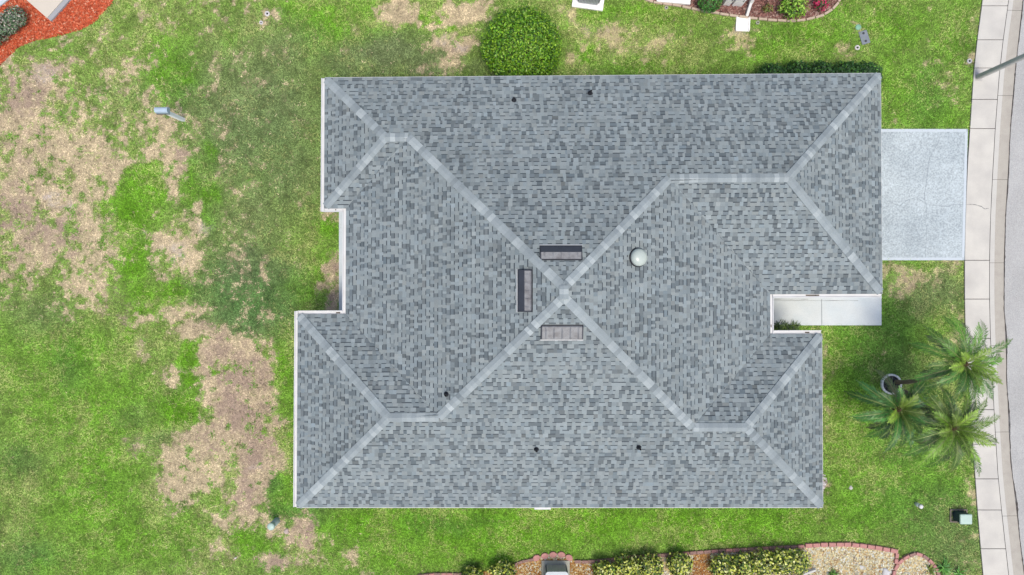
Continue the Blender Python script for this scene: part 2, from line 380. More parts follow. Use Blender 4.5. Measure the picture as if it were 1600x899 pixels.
# ------------------------------------------------------------------ pavements and road
m_walk = mat('sidewalk_concrete', C(238, 233, 222), var=.05, scale=1.3, fine=.06, fscale=40, bump=.15, tint=C(205, 200, 194), tintscale=1.1, tintamt=.5)
m_curb = mat('curb_concrete', C(232, 228, 219), var=.05, scale=2, fine=.06, fscale=40, tint=C(205, 200, 192), tintscale=2, tintamt=.4)
m_gut = mat('gutter_concrete', C(210, 203, 190), var=.08, scale=3, fine=.12, fscale=50, tint=C(178, 170, 160), tintscale=3, tintamt=.6)
m_asph = mat('asphalt', C(208, 207, 204), var=.05, scale=.8, fine=.22, fscale=42, bump=.5, bscale=60, tint=C(192, 191, 188), tintscale=.6, tintamt=.6)
m_joint = mat('dark_joint', C(92, 86, 82), var=.3, scale=8, fine=.2)
m_drive = mat('driveway_coating', C(212, 223, 226), var=.06, scale=2.2, fine=.3, fscale=18, bump=.8, bscale=16, tint=C(172, 184, 190), tintscale=.7, tintamt=.5)
m_band = mat('driveway_band', C(228, 238, 244), var=.04, scale=2, fine=.05, fscale=30)
m_path = mat('walkway_coating', C(246, 252, 252), var=.04, scale=2, fine=.07, fscale=30, bump=.2, tint=C(226, 240, 246), tintscale=1.4, tintamt=.5)

def strip_pts(lp, rp, y0, y1, n=4):
    L, Rr = [], []
    for k in range(n + 1):
        y = y0 + (y1 - y0) * k / n
        L.append(P(float(interp_line(lp, y)), y)); Rr.append(P(float(interp_line(rp, y)), y))
    return L, Rr
def slab(name, lp, rp, y0, y1, z0, z1, m, parent, gap=.006, n=3, bevel=.006, il=0.0, ir=0.0):
    L, Rr = strip_pts(lp, rp, y0, y1, n)
    L = [p + Vector((gap + il, 0, 0)) for p in L]; Rr = [p - Vector((gap + ir, 0, 0)) for p in Rr]
    L[0].y -= gap; Rr[0].y -= gap; L[-1].y += gap; Rr[-1].y += gap
    return MB().prism(L[::-1] + Rr if False else (L + Rr[::-1])[::-1], z0, z1).build(name, m, parent, bevel=bevel)

base = structure(MB().prism([p for p in (lambda LR: (LR[0] + LR[1][::-1])[::-1])(strip_pts(WALK_L, CURB_R, -119, 1019, 30))], -.05, .018).build('pavement_bed', m_joint))
walk = structure(thing('sidewalk', 'pale concrete sidewalk of square slabs along the road', None, P(1530, 450)))
SJ = [-100, -45, 10, 63, 107, 156, 201.5, 407, 467.5, 529, 585, 640, 694, 748, 796.5, 857, 912, 970]
for a, b in zip(SJ[:-1], SJ[1:]):
    slab('concrete_slab', WALK_L, WALK_R, a, b, 0, .045 + rnd.uniform(0, .004), m_walk, walk, gap=.011, n=4)
curb = structure(thing('kerb', 'low rolled concrete kerb and gutter beside the sidewalk', None, P(1560, 450)))
MID = [(l[0] + 8, l[1]) for l in WALK_R]
MID2 = [(l[0] + 11, l[1]) for l in WALK_R]
CJ = [-100, 17, 150, 281, 411, 540, 675, 806, 930]
for a, b in zip(CJ[:-1], CJ[1:]):
    # one kerb length: flat top, rolled slope, sloping gutter pan
    N = 8; rows = []
    for k in range(N + 1):
        y = a + (b - a) * k / N
        if k == 0: y += .25
        if k == N: y -= .25
        x0, x1, x2 = [float(interp_line(l, y)) for l in (WALK_R, MID, CURB_R)]
        rows.append([P(x0, y) + Vector((.008, 0, .043)), P(x0 + 7.5, y) + Vector((0, 0, .04)), P(x0 + 11.5, y) + Vector((0, 0, .022)),
                     P(x2 - 4, y) + Vector((0, 0, .02)), P(x2, y) + Vector((-.02, 0, .024))])
    mb = MB(); mg = MB()
    for k in range(N):
        for j in range(4):
            q = [rows[k][j], rows[k][j + 1], rows[k + 1][j + 1], rows[k + 1][j]]
            (mb if j < 1 else mg).add(q[::-1], [(0, 1, 2, 3)])
    mb.build('kerb_top', m_curb, curb); mg.build('gutter_pan', m_gut, curb)
road = structure(MB().prism([p for p in (lambda LR: (LR[0] + LR[1][::-1])[::-1])(strip_pts(CURB_R, [(p[0] + 300, p[1]) for p in CURB_R], -119, 1019, 40))], -.05, .012).build('road', m_asph), 'light grey asphalt road curving past the lots')
# ragged dark seam between gutter and asphalt
mb = MB(); prev = None
for k in range(261):
    y = -119 + 1138 * k / 260
    w = .011 + .012 * rnd.random() ** 2 + (.02 if rnd.random() < .04 else 0)
    j = rnd.uniform(-.006, .006) + .03 * math.sin(y * .05) * (1 if 480 < y < 800 else .3)
    p = P(float(interp_line(CURB_R, y)), y) + Vector((j, 0, .0285))
    cur = (p - Vector((w, 0, 0)), p + Vector((w, 0, 0)))
    if prev: mb.add([prev[0], prev[1], cur[1], cur[0]][::-1], [(0, 1, 2, 3)])
    prev = cur
mb.build('road_seam', m_joint, road)

drive = structure(MB().prism(G(DRIVE)[::-1], -.05, .035).build('driveway', m_drive), 'pale blue grey textured concrete driveway leading to the garage')
def ribbon(pts, w, z, m, parent, name, jitter=0.0, sub=1):
    mb = MB(); prev = None; q = []
    for a, b in zip(pts[:-1], pts[1:]):
        for k in range(sub):
            t = k / sub; q.append((a[0] + (b[0] - a[0]) * t, a[1] + (b[1] - a[1]) * t))
    q.append(pts[-1])
    W = [P(*p) for p in q]
    for i, p in enumerate(W):
        t = (W[min(i + 1, len(W) - 1)] - W[max(i - 1, 0)]).normalized(); nrm = Vector((-t.y, t.x, 0))
        ww = w * (1 if jitter == 0 else rnd.uniform(.35, 1.25)); p = p + nrm * rnd.uniform(-jitter, jitter)
        cur = (p - nrm * ww / 2 + Vector((0, 0, z)), p + nrm * ww / 2 + Vector((0, 0, z)))
        if prev: mb.add([prev[0], cur[0], cur[1], prev[1]], [(0, 3, 2, 1)])
        prev = cur
    return mb.build(name, m, parent)
ribbon([(1330, 204.5), (1509, 204.5)], .10, .039, m_band, drive, 'border_band')
ribbon([(1330, 404.8), (1503, 404.8)], .10, .039, m_band, drive, 'border_band')
ribbon([(1508.8, 207), (1503.7, 402.5)], .09, .039, m_band, drive, 'border_band')
m_crack = mat('crack_shadowed_fill', C(120, 124, 128), var=.3, scale=10)
m_crack2 = mat('fine_crack_fill', C(160, 168, 174), var=.3, scale=10)
ribbon([(1468, 215), (1460, 232), (1452, 246), (1449, 264), (1446, 290), (1443, 308), (1447, 325), (1446, 345), (1447, 370), (1445, 390), (1445, 407)], .014, .0385, m_crack2, drive, 'crack', .012, 6)
ribbon([(1386, 313), (1396, 319), (1405, 322), (1415, 314), (1430, 309), (1450, 320), (1480, 323), (1490, 320), (1510, 320)], .013, .0385, m_crack2, drive, 'crack', .01, 6)
ribbon([(1509.5, 320), (1520, 320), (1532, 323), (1537, 327), (1543, 326)], .02, .051, m_crack, walk, 'crack', .006, 6)
pathway = structure(MB().prism(G(WALKWAY)[::-1], -.05, .04).build('walkway', m_path), 'pale bluish white walkway slab in front of the entrance')
ribbon([(1283, 467.5), (1283.3, 508)], .02, .0445, m_crack2, pathway, 'joint')
ribbon([(1207, 470), (1340, 470)], .012, .0445, m_joint, pathway, 'joint', .004, 10)
ribbon([(1208, 467.7), (1262, 467.7)], .012, .0445, m_joint, pathway, 'joint', .004, 8)
patio = structure(MB().prism(G(PATIO)[::-1], -.05, .04).build('patio_slab', m_path), 'narrow pale concrete patio slab showing beside the west gutter')

# ------------------------------------------------------------------ the house
EH = 2.6                          # eave height
PITCH = 0.375
KE = (CAM_H - EH) / F_PX
house = thing('house', 'single storey house under a blue grey shingle hip roof, seen from above', 'house', P(880, 455))
yN, yS = 118.5, 793.0
xW, xE = 541.0, 1202.5            # main body
NWx, NWy = 506.5, 323.5           # wing ends
SWx, SWy = 466.5, 489.5
NEx, NEy = 1377.0, 461.0
SEx, SEy = 1282.5, 523.0
def W3(x, y, r, off=0.0):
    """plan position in eave pixels -> world; r = run up the slope in eave pixels, off = metres above the roof plane"""
    dy = -(x - 506) / 871 * 7.0 * (793 - y) / 675 + 3.5 * (793 - y) / 675
    dx = (x - 880) / 497 * (y - 288) / 170 * 1.2
    return Vector(((x + dx - 800) * KE, -(y + dy - 449.5) * KE, EH + r * KE * PITCH + off))
hm = (xE - xW) / 2
apx = (xE + xW) / 2; apN, apS = yN + hm, yS - hm
def wing(y0, y1, xe, xmain, sgn):
    h = abs(y1 - y0) / 2; ym = (y0 + y1) / 2
    return h, ym, xe - sgn * h, xmain - sgn * h       # half span, ridge y, ridge end by the hip, ridge end by the main roof
hNW, yNW, aNW, bNW = wing(yN, NWy, NWx, xW, -1)
hSW, ySW, aSW, bSW = wing(SWy, yS, SWx, xW, -1)
hNE, yNE, aNE, bNE = wing(yN, NEy, NEx, xE, 1)
hSE, ySE, aSE, bSE = wing(SEy, yS, SEx, xE, 1)
# faces: polygon in plan, eave axis
FACES = [
    ('N', [(NWx, yN), (NEx, yN), (aNE, yNE), (bNE, yNE), (apx, apN), (bNW, yNW), (aNW, yNW)], 'y', yN, 1),
    ('S', [(SWx, yS), (SEx, yS), (aSE, ySE), (bSE, ySE), (apx, apS), (bSW, ySW), (aSW, ySW)], 'y', yS, -1),
    ('W', [(xW, NWy), (xW, SWy), (bSW, ySW), (apx, apS), (apx, apN), (bNW, yNW)], 'x', xW, 1),
    ('E', [(xE, NEy), (xE, SEy), (bSE, ySE), (apx, apS), (apx, apN), (bNE, yNE)], 'x', xE, -1),
    ('NWw', [(NWx, yN), (NWx, NWy), (aNW, yNW)], 'x', NWx, 1),
    ('NWs', [(NWx, NWy), (xW, NWy), (bNW, yNW), (aNW, yNW)], 'y', NWy, -1),
    ('SWw', [(SWx, SWy), (SWx, yS), (aSW, ySW)], 'x', SWx, 1),
    ('SWn', [(SWx, SWy), (xW, SWy), (bSW, ySW), (aSW, ySW)], 'y', SWy, 1),
    ('NEe', [(NEx, yN), (NEx, NEy), (aNE, yNE)], 'x', NEx, -1),
    ('NEs', [(NEx, NEy), (xE, NEy), (bNE, yNE), (aNE, yNE)], 'y', NEy, -1),
    ('SEe', [(SEx, SEy), (SEx, yS), (aSE, ySE)], 'x', SEx, -1),
    ('SEn', [(SEx, SEy), (xE, SEy), (bSE, ySE), (aSE, ySE)], 'y', SEy, 1),
]
m_deck = mat('roof_underlay', C(120, 130, 140), var=.1)
m_sh = mat('shingle_granules', attr=True, rough=.92, var=.07, scale=.5, fine=.10, fscale=45, bump=.25, bscale=70, spec=.15)
deck = MB()
for nm, poly, ax, e, sg in FACES:
    vs_ = [W3(x, y, abs((y if ax == 'y' else x) - e), -.03) for x, y in poly]
    n = Vector((0, 0, 0))
    for i in range(1, len(vs_) - 1): n += (vs_[i] - vs_[0]).cross(vs_[i + 1] - vs_[0])
    deck.add(vs_ if n.z > 0 else vs_[::-1], [tuple(range(len(vs_)))])
# closing soffit under the roof
OUT = [(NWx, yN), (NEx, yN), (NEx, NEy), (xE, NEy), (xE, SEy), (SEx, SEy), (SEx, yS), (SWx, yS), (SWx, SWy), (xW, SWy), (xW, NWy), (NWx, NWy)]
roof = deck.build('roof', m_deck, house)
roof['label'] = 'hip roof with four wings of blue grey laminated shingles'
m_white = mat('white_trim_paint', C(250, 250, 249), var=.03, fine=.03, rough=.5, tint=C(226, 222, 214), tintscale=3, tintamt=.35)
m_soffit = mat('soffit_paint', C(235, 235, 232), var=.03)
MB().add([W3(x, y, 0, -.14) for x, y in OUT], [tuple(range(len(OUT)))]).build('soffit', m_soffit, house)
fas = MB()
for (x0, y0), (x1, y1) in zip(OUT, OUT[1:] + OUT[:1]):
    a, b = W3(x0, y0, 0), W3(x1, y1, 0)
    fas.add([a + Vector((0, 0, -.16)), b + Vector((0, 0, -.16)), b + Vector((0, 0, -.012)), a + Vector((0, 0, -.012))], [(0, 1, 2, 3)])
fas.build('fascia', m_white, house)

# ---- shingles
LIGHT, MIDC, DARKC = (161, 171, 172), (147, 157, 159), (125, 134, 137)
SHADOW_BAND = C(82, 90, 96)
def scan(poly, ax, v):
    """u intervals of the polygon at run coordinate line v (coordinate along the other axis)"""
    us = []
    n = len(poly)
    for i in range(n):
        (x1, y1), (x2, y2) = poly[i], poly[(i + 1) % n]
        u1, v1, u2, v2 = (x1, y1, x2, y2) if ax == 'y' else (y1, x1, y2, x2)
        if (v1 > v) != (v2 > v):
            us.append(u1 + (v - v1) / (v2 - v1) * (u2 - u1))
    us.sort()
    return [(us[i], us[i + 1]) for i in range(0, len(us) - 1, 2)]
EXPO = 0.143 * math.cos(math.atan(PITCH)) / KE      # course exposure in eave pixels of plan
tabs = []                                          # (area, verts, faces, colours)
for nm, poly, ax, e, sg in FACES:
    vmax = max(abs((p[1] if ax == 'y' else p[0]) - e) for p in poly)
    nrow = int(math.ceil(vmax / EXPO))
    for k in range(nrow):
        r0 = k * EXPO; r1 = min((k + 1) * EXPO, vmax - .01)
        if r1 - r0 < .3: continue
        I0 = scan(poly, ax, e + sg * (r0 + .01)); I1 = scan(poly, ax, e + sg * r1)
        if not I0: continue
        if len(I1) != len(I0):
            I1 = [(lo + 1e-3, hi - 1e-3) for lo, hi in I0] if not I1 else (I1 if len(I1) == len(I0) else I0)
        for (a0, b0), (a1, b1) in zip(I0, I1):
            u = min(a0, a1) - rnd.uniform(0, 12)
            umax = max(b0, b1)
            tooth = rnd.random() < .5
            while u < umax:
                q = rnd.random()
                if tooth:
                    tone = 'L' if q < .70 else 'M' if q < .95 else 'D'
                    w = rnd.choice((3.8, 4.8, 5.4, 6, 6.8, 7.6))
                else:
                    tone = 'L' if q < .36 else 'M' if q < .66 else 'D'
                    w = rnd.choice((3.6, 4.8, 5.8, 6.8, 8, 9.5))
                w *= rnd.uniform(.85, 1.15)
                u2 = u + w
                c0, d0 = max(u, a0), min(u2, b0); c1, d1 = max(u, a1), min(u2, b1)
                if d0 - c0 > .05 or d1 - c1 > .05:
                    if d0 < c0: c0 = d0 = min(max((c0 + d0) / 2, a0), b0)
                    if d1 < c1: c1 = d1 = min(max((c1 + d1) / 2, a1), b1)
                    h = .016 if tooth else .008
                    ht = .005 if tooth else .002
                    bs = {'L': LIGHT, 'M': MIDC, 'D': DARKC}[tone]
                    j = rnd.gauss(0, 5); jb = rnd.gauss(0, 1.2)
                    col = C(*[min(255, max(0, ch + j + q2 * jb)) for ch, q2 in zip(bs, (1, 0, -1))])
                    def pt(uu, rr, off):
                        x, y = (uu, e + sg * rr) if ax == 'y' else (e + sg * rr, uu)
                        return W3(x, y, rr, off)
                    band = 0.0 if tooth or rnd.random() < .10 else rnd.uniform(1.0, 1.6)     # dark granule band at each slot head, shade of the course above painted in
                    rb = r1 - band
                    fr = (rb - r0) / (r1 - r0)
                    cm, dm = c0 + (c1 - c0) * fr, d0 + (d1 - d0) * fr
                    f0, f1 = pt(c0, r0 + .06, h), pt(d0, r0 + .06, h)
                    hm_ = h + (ht - h) * fr
                    m1, m0 = pt(dm, rb, hm_), pt(cm, rb, hm_)
                    s0, s1 = pt(c0, r0 - .14, -.004), pt(d0, r0 - .14, -.004)
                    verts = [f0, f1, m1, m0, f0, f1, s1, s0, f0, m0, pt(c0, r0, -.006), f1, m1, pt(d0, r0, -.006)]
                    cols = [col] * 4 + [tuple(x * .75 for x in col)] * 4 + [col] * 6  # butt face darkened to paint in a shadow line
                    faces = [(0, 1, 2, 3), (7, 6, 5, 4), (8, 9, 10), (11, 13, 12)]
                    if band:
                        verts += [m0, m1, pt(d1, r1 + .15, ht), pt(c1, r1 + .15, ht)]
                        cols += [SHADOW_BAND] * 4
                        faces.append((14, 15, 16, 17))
                    nrm = (verts[1] - verts[0]).cross(verts[2] - verts[0])
                    if nrm.z < 0: faces = [f[::-1] for f in faces]
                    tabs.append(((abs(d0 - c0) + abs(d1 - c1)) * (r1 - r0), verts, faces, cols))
                u = u2
                tooth = not tooth if rnd.random() < .92 else tooth
order = sorted(range(len(tabs)), key=lambda i: -tabs[i][0])
big = set(order[:300])
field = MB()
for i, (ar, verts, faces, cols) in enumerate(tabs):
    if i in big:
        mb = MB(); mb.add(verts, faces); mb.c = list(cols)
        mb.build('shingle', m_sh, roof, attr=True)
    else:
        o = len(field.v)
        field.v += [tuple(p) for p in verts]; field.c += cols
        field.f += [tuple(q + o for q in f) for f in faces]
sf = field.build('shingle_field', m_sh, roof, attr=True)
sf['kind'] = 'stuff'

# ---- hip and ridge caps
def ry(x, y): return None
def run_at(face, x, y):
    for nm, poly, ax, e, sg in FACES:
        if nm == face: return abs((y if ax == 'y' else x) - e)
def face_pt(face, x, y, off): return W3(x, y, run_at(face, x, y), off)
LINES = [  # low end, high end, the two faces it separates
    ((NWx, yN), (aNW, yNW), 'N', 'NWw'), ((NWx, NWy), (aNW, yNW), 'NWw', 'NWs'), ((aNW, yNW), (bNW, yNW), 'N', 'NWs'), ((bNW, yNW), (apx, apN), 'N', 'W'),
    ((SWx, SWy), (aSW, ySW), 'SWn', 'SWw'), ((SWx, yS), (aSW, ySW), 'SWw', 'S'), ((aSW, ySW), (bSW, ySW), 'SWn', 'S'), ((bSW, ySW), (apx, apS), 'W', 'S'),
    ((NEx, yN), (aNE, yNE), 'N', 'NEe'), ((NEx, NEy), (aNE, yNE), 'NEe', 'NEs'), ((aNE, yNE), (bNE, yNE), 'N', 'NEs'), ((bNE, yNE), (apx, apN), 'N', 'E'),
    ((SEx, SEy), (aSE, ySE), 'SEn', 'SEe'), ((SEx, yS), (aSE, ySE), 'SEe', 'S'), ((aSE, ySE), (bSE, ySE), 'SEn', 'S'), ((bSE, ySE), (apx, apS), 'E', 'S'),
    ((apx, apS + 3), (apx, apN - 3), 'W', 'E')]
caps = []
for li, ((x0, y0), (x1, y1), fa, fb) in enumerate(LINES):
    Ln = math.hypot(x1 - x0, y1 - y0)
    dx, dy = (x1 - x0) / Ln, (y1 - y0) / Ln
    nx2, ny2 = -dy, dx
    hw = 6.4
    # which side is face a
    mx_, my_ = (x0 + x1) / 2, (y0 + y1) / 2
    pa = [p for p in FACES if p[0] == fa][0][1]
    ins = inside(pa, np.array([mx_ + nx2 * 2]), np.array([my_ + ny2 * 2]))[0]
    side_a = 1 if ins else -1
    ex = 7.0
    t = 4.5 if li in (0, 1, 4, 5, 8, 9, 12, 13) else 0.0
    while t < Ln - .5:
        step = ex * rnd.uniform(.9, 1.1)
        t2 = min(t + step, Ln)
        def cp(tt, s, off):
            x, y = x0 + dx * tt, y0 + dy * tt
            if s == 0: return face_pt(fa, x, y, off)
            f = fa if s == side_a else fb
            # offset the point on the plane of that face
            xx, yy = x + nx2 * hw * s, y + ny2 * hw * s
            for nm, poly, ax, e, sg in FACES:
                if nm == f:
                    r = (yy - e) * sg if ax == 'y' else (xx - e) * sg
                    return W3(xx, yy, r, off)
        hi, lo = (.042, .028) if li < 16 else (.075, .065)
        lp = max(t - .4, 0)
        q = rnd.random()
        bs = (175, 185, 187) if q < .55 else (192, 201, 202) if q < .74 else (167, 177, 180) if q < .93 else (154, 164, 167)
        j = rnd.gauss(0, 4)
        col = C(*[c + j for c in bs])
        v = [cp(lp, -1, hi), cp(lp, 0, hi + .008), cp(lp, 1, hi), cp(t2, 1, lo), cp(t2, 0, lo + .008), cp(t2, -1, lo),
             cp(lp, -1, .004), cp(lp, 0, .012), cp(lp, 1, .004), cp(t2, 1, .004), cp(t2, -1, .004)]
        f = [(0, 1, 4, 5), (1, 2, 3, 4), (6, 7, 1, 0), (7, 8, 2, 1), (8, 9, 3, 2), (10, 6, 0, 5)]
        nrm = (v[1] - v[0]).cross(v[4] - v[0])
        if nrm.z < 0: f = [x[::-1] for x in f]
        mb = MB(); mb.add(v, f, col)
        caps.append((t2 - t, mb))
        t = t2
caps_sorted = sorted(range(len(caps)), key=lambda i: -caps[i][0])
bigc = set(caps_sorted[:300])
rest = MB()
for i, (ln, mb) in enumerate(caps):
    if i in bigc: mb.build('ridge_cap', m_sh, roof, attr=True)
    else: rest.add(mb.v, mb.f, mb.c[0])
if rest.v:
    rc = rest.build('ridge_cap_run', m_sh, roof, attr=True); rc['kind'] = 'stuff'

# ---- gutters: U profile along an eave
m_debris = mat('gutter_grime', C(120, 108, 96), var=.3, scale=5, fine=.3)
def gutter(a, b, out, e0=0.0, e1=0.0, litter=True):
    """a->b eave points, out = outward unit vector in plan pixels; e0/e1 extend the ends (px)"""
    ax_, ay_ = a; bx_, by_ = b
    L_ = math.hypot(bx_ - ax_, by_ - ay_); tx, ty = (bx_ - ax_) / L_, (by_ - ay_) / L_
    a = (ax_ - tx * e0, ay_ - ty * e0); b = (bx_ + tx * e1, by_ + ty * e1)
    prof = [(.0, -.015), (.0, -.12), (.09, -.12), (.115, -.03), (.115, -.012), (.093, -.012), (.093, -.03), (.085, -.05), (.012, -.05), (.012, -.015)]
    o2 = Vector((out[0], -out[1], 0))
    rows = [[W3(p[0], p[1], 0, z) + o2 * (.004 + d) for d, z in prof] for p in (a, b)]
    n = len(prof)
    g = MB().add(rows[0] + rows[1], [(i, (i + 1) % n, n + (i + 1) % n, n + i) for i in range(n)] + [tuple(range(n)), tuple(range(2 * n - 1, n - 1, -1))])
    ob = g.build('gutter', m_white, house)
    # strips of leaf litter lying in the trough
    for k in range(max(1, int(L_ / 60)) if litter else 0):
        mb = MB()
        t0 = rnd.uniform(0, .9); t1 = t0 + rnd.uniform(.02, .1)
        p0 = W3(a[0] + (b[0] - a[0]) * t0, a[1] + (b[1] - a[1]) * t0, 0, -.046) + o2 * .02
        p1 = W3(a[0] + (b[0] - a[0]) * t1, a[1] + (b[1] - a[1]) * t1, 0, -.046) + o2 * .02
        mb.add([p0, p1, p1 + o2 * .045, p0 + o2 * .045], [(0, 1, 2, 3)])
        mb.build('leaf_litter', m_debris, ob)
    return ob
gutter((NWx, yN), (NWx, NWy), (-1, 0), 0, 4.8, False)
gutter((NWx, NWy), (xW, NWy), (0, 1), 0, -4.8)
gutter((xW, NWy), (xW, SWy), (-1, 0), 0, 0, False)
gutter((SWx, SWy), (xW, SWy), (0, -1), 0, -4.8)
gutter((SWx, SWy), (SWx, yS), (-1, 0), 4.8, 0, False)
gutter((xE, NEy), (NEx, NEy), (0, 1), -4.8, 0)
gutter((xE, NEy), (xE, SEy), (1, 0))
gutter((xE, SEy), (SEx, SEy), (0, -1), -4.8, 0)
# white drip edge along the other eaves
for a, b, o in (((NWx, yN), (NEx, yN), (0, -1)), ((SWx, yS), (SEx, yS), (0, 1)), ((NEx, yN), (NEx, NEy), (1, 0)), ((SEx, SEy), (SEx, yS), (1, 0))):
    o2 = Vector((o[0], -o[1], 0)) * .024
    p, q = W3(*a, 0, -.004), W3(*b, 0, -.004)
    dz = Vector((0, 0, -.05))
    v = [p, q, q + o2 + dz * .3, p + o2 + dz * .3, q + o2 + dz, p + o2 + dz]
    MB().add(v, [(0, 1, 2, 3), (3, 2, 4, 5)]).build('drip_edge', m_white, house)
# short spout peeping out below the south eave
MB().box(W3(848, 793, 0, -.06) + Vector((0, -.05, 0)), (.55, .07, .07)).build('eave_spout', m_white, house, bevel=.01)

# ---- walls, doors, windows
m_stucco = mat('stucco', C(226, 220, 208), var=.05, bump=.4, bscale=60)
INS = .36 / KE
WP = [(NWx + INS, yN + INS), (NEx - INS, yN + INS), (NEx - INS, NEy - INS), (xE - INS, NEy - INS), (xE - INS, SEy + INS), (SEx - INS, SEy + INS), (SEx - INS, yS - INS), (SWx + INS, yS - INS), (SWx + INS, SWy + INS), (xW + INS, SWy + INS), (xW + INS, NWy - INS), (NWx + INS, NWy - INS)]
wv = [W3(x, y, 0) for x, y in WP]
wb = MB()
for a, b in zip(wv, wv[1:] + wv[:1]):
    wb.add([(a.x, a.y, -.05), (b.x, b.y, -.05), (b.x, b.y, EH - .13), (a.x, a.y, EH - .13)], [(0, 1, 2, 3)])
wb.build('wall', m_stucco, house)
m_glass = mat('window_glass', C(70, 84, 92), rough=.08, var=.05, fine=0, spec=.8)
def opening(name, c, w, h, nrm, m, frame=True):
    """c = centre on the wall (world), nrm = outward direction"""
    nrm = Vector(nrm); t = Vector((-nrm.y, nrm.x, 0))
    rz = math.atan2(t.y, t.x)
    o = MB().box(c + nrm * .03, (w, .05, h), rz).build(name, m, house)
    if frame:
        fb = MB()
        for s in (-1, 1):
            fb.box(c + nrm * .04 + t * s * (w / 2 + .04), (.08, .09, h + .16), rz)
            fb.box(c + nrm * .04 + Vector((0, 0, s * (h / 2 + .04))), (w, .085, .08), rz)
        fb.build('frame', m_white, o)
    return o
def wallpt(x, y, z): p = W3(x, y, 0); return Vector((p.x, p.y, z))
gd = opening('garage_door', wallpt(NEx - INS, 292, 1.07), 4.6, 2.1, (1, 0, 0), m_white)
for k in range(3):
    MB().box(wallpt(NEx - INS, 292, .56 + .53 * k) + Vector((.0575, 0, 0)), (.006, 4.5, .02)).build('panel_groove', m_soffit, gd)
opening('front_door', wallpt(xE - INS, 492, 1.05), .95, 2.05, (1, 0, 0), m_soffit)
for x in (640, 860, 1090): opening('window', wallpt(x, yN + INS, 1.45), 1.3, 1.2, (0, 1, 0), m_glass)
for x in (620, 860, 1120): opening('window', wallpt(x, yS - INS, 1.45), 1.3, 1.2, (0, -1, 0), m_glass)
opening('window', wallpt(SEx - INS, 655, 1.4), 1.8, 1.4, (1, 0, 0), m_glass)
opening('window', wallpt(SWx + INS, 640, 1.4), 1.8, 1.4, (-1, 0, 0), m_glass)
opening('sliding_door', wallpt(xW + INS, 405, 1.07), 2.4, 2.05, (-1, 0, 0), m_glass)

# ---- roof fittings
m_vent = mat('weathered_vent_metal', C(150, 152, 155), rough=.45, var=.12, scale=5, fine=.12, fscale=30, tint=C(100, 98, 100), tintscale=5, tintamt=.8)
m_ventd = mat('dark_metal_vent_shade', C(74, 78, 88), rough=.6, var=.12, scale=6)  # dark metal; on the vent fronts its tone stands in for shade
m_black = mat('black_flashing', C(46, 48, 54), rough=.6, var=.15)
def on_roof(face, px, py, off=0.0):
    """world point on the roof plane of that face that lies at this place in plan"""
    x, y = 800 + (px - 800), py
    for _ in range(12):
        w = face_pt(face, x, y, off)
        k = F_PX / (CAM_H - w.z)
        qx, qy = 800 + w.x * k, 449.5 - w.y * k
        x += (px - qx) * .85; y += (py - qy) * .85
    return face_pt(face, x, y, off), (x, y)
def roof_frame(face):
    for nm, poly, ax, e, sg in FACES:
        if nm == face:
            up = Vector((0, -sg, 0)) if ax == 'y' else Vector((sg, 0, 0))
            up = (up + Vector((0, 0, PITCH))).normalized()
            u = up.cross(Vector((0, 0, 1))).normalized()
            return u, up, u.cross(up).normalized()
def off_ridge_vent(face, px, py, front):
    c, _ = on_roof(face, px, py)
    u, up, n = roof_frame(face)
    L2, D2 = .61, .215
    prof = [(-D2, .02), (-D2 + .012, .05), (-D2 + front, .125), (D2 - .03, .06), (D2, .02)]   # (along slope, height), downhill first
    def q(a, s, h): return c + u * a + up * s + n * h
    root = MB()
    # dark flange on the shingles
    root.add([q(-L2 - .03, -D2 - .03, .014), q(L2 + .03, -D2 - .03, .014), q(L2 + .03, D2 + .03, .014), q(-L2 - .03, D2 + .03, .014),
              q(-L2 - .03, -D2 - .03, .026), q(L2 + .03, -D2 - .03, .026), q(L2 + .03, D2 + .03, .026), q(-L2 - .03, D2 + .03, .026)],
             [(4, 5, 6, 7), (0, 1, 5, 4), (1, 2, 6, 5), (2, 3, 7, 6), (3, 0, 4, 7)])
    o = root.build('roof_vent', m_black, house)
    hood, lou = MB(), MB()
    for i in range(len(prof) - 1):
        (s0, h0), (s1, h1) = prof[i], prof[i + 1]
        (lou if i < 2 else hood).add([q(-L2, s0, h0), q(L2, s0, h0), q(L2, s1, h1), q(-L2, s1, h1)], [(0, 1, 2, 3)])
    for s in (-1, 1):
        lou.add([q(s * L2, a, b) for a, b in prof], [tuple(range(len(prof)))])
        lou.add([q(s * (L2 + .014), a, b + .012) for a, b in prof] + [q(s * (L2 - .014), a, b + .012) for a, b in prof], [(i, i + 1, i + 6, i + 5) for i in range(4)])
    hood.build('hood', m_vent, o); lou.build('shade_painted_louvre', m_ventd, o)  # front strip coloured dark to deepen the shade on it
    # pressed ribs on the hood
    rb = MB()
    for k in range(5):
        a = -L2 + L2 * 2 * (k + .5) / 5
        (s0, h0), (s1, h1) = prof[2], prof[3]
        rb.add([q(a - .02, s0 + .02, h0 + .002), q(a, s0 + .02, h0 + .012), q(a + .02, s0 + .02, h0 + .002), q(a - .02, s1 - .02, h1 + .002), q(a, s1 - .02, h1 + .012), q(a + .02, s1 - .02, h1 + .002)], [(0, 1, 4, 3), (1, 2, 5, 4)])
    rb.build('rib', m_vent, o)
    MB().add([q(-L2 - .04, -D2 - .05, .034), q(L2 + .04, -D2 - .05, .034), q(L2 + .04, -D2 - .012, .052), q(-L2 - .04, -D2 - .012, .052)], [(0, 1, 2, 3)]).build('drip_lip', m_white, o)
    return o
off_ridge_vent('N', 876.5, 395.5, .24)
off_ridge_vent('W', 820.5, 454.5, .24)
off_ridge_vent('S', 878, 519, .03)
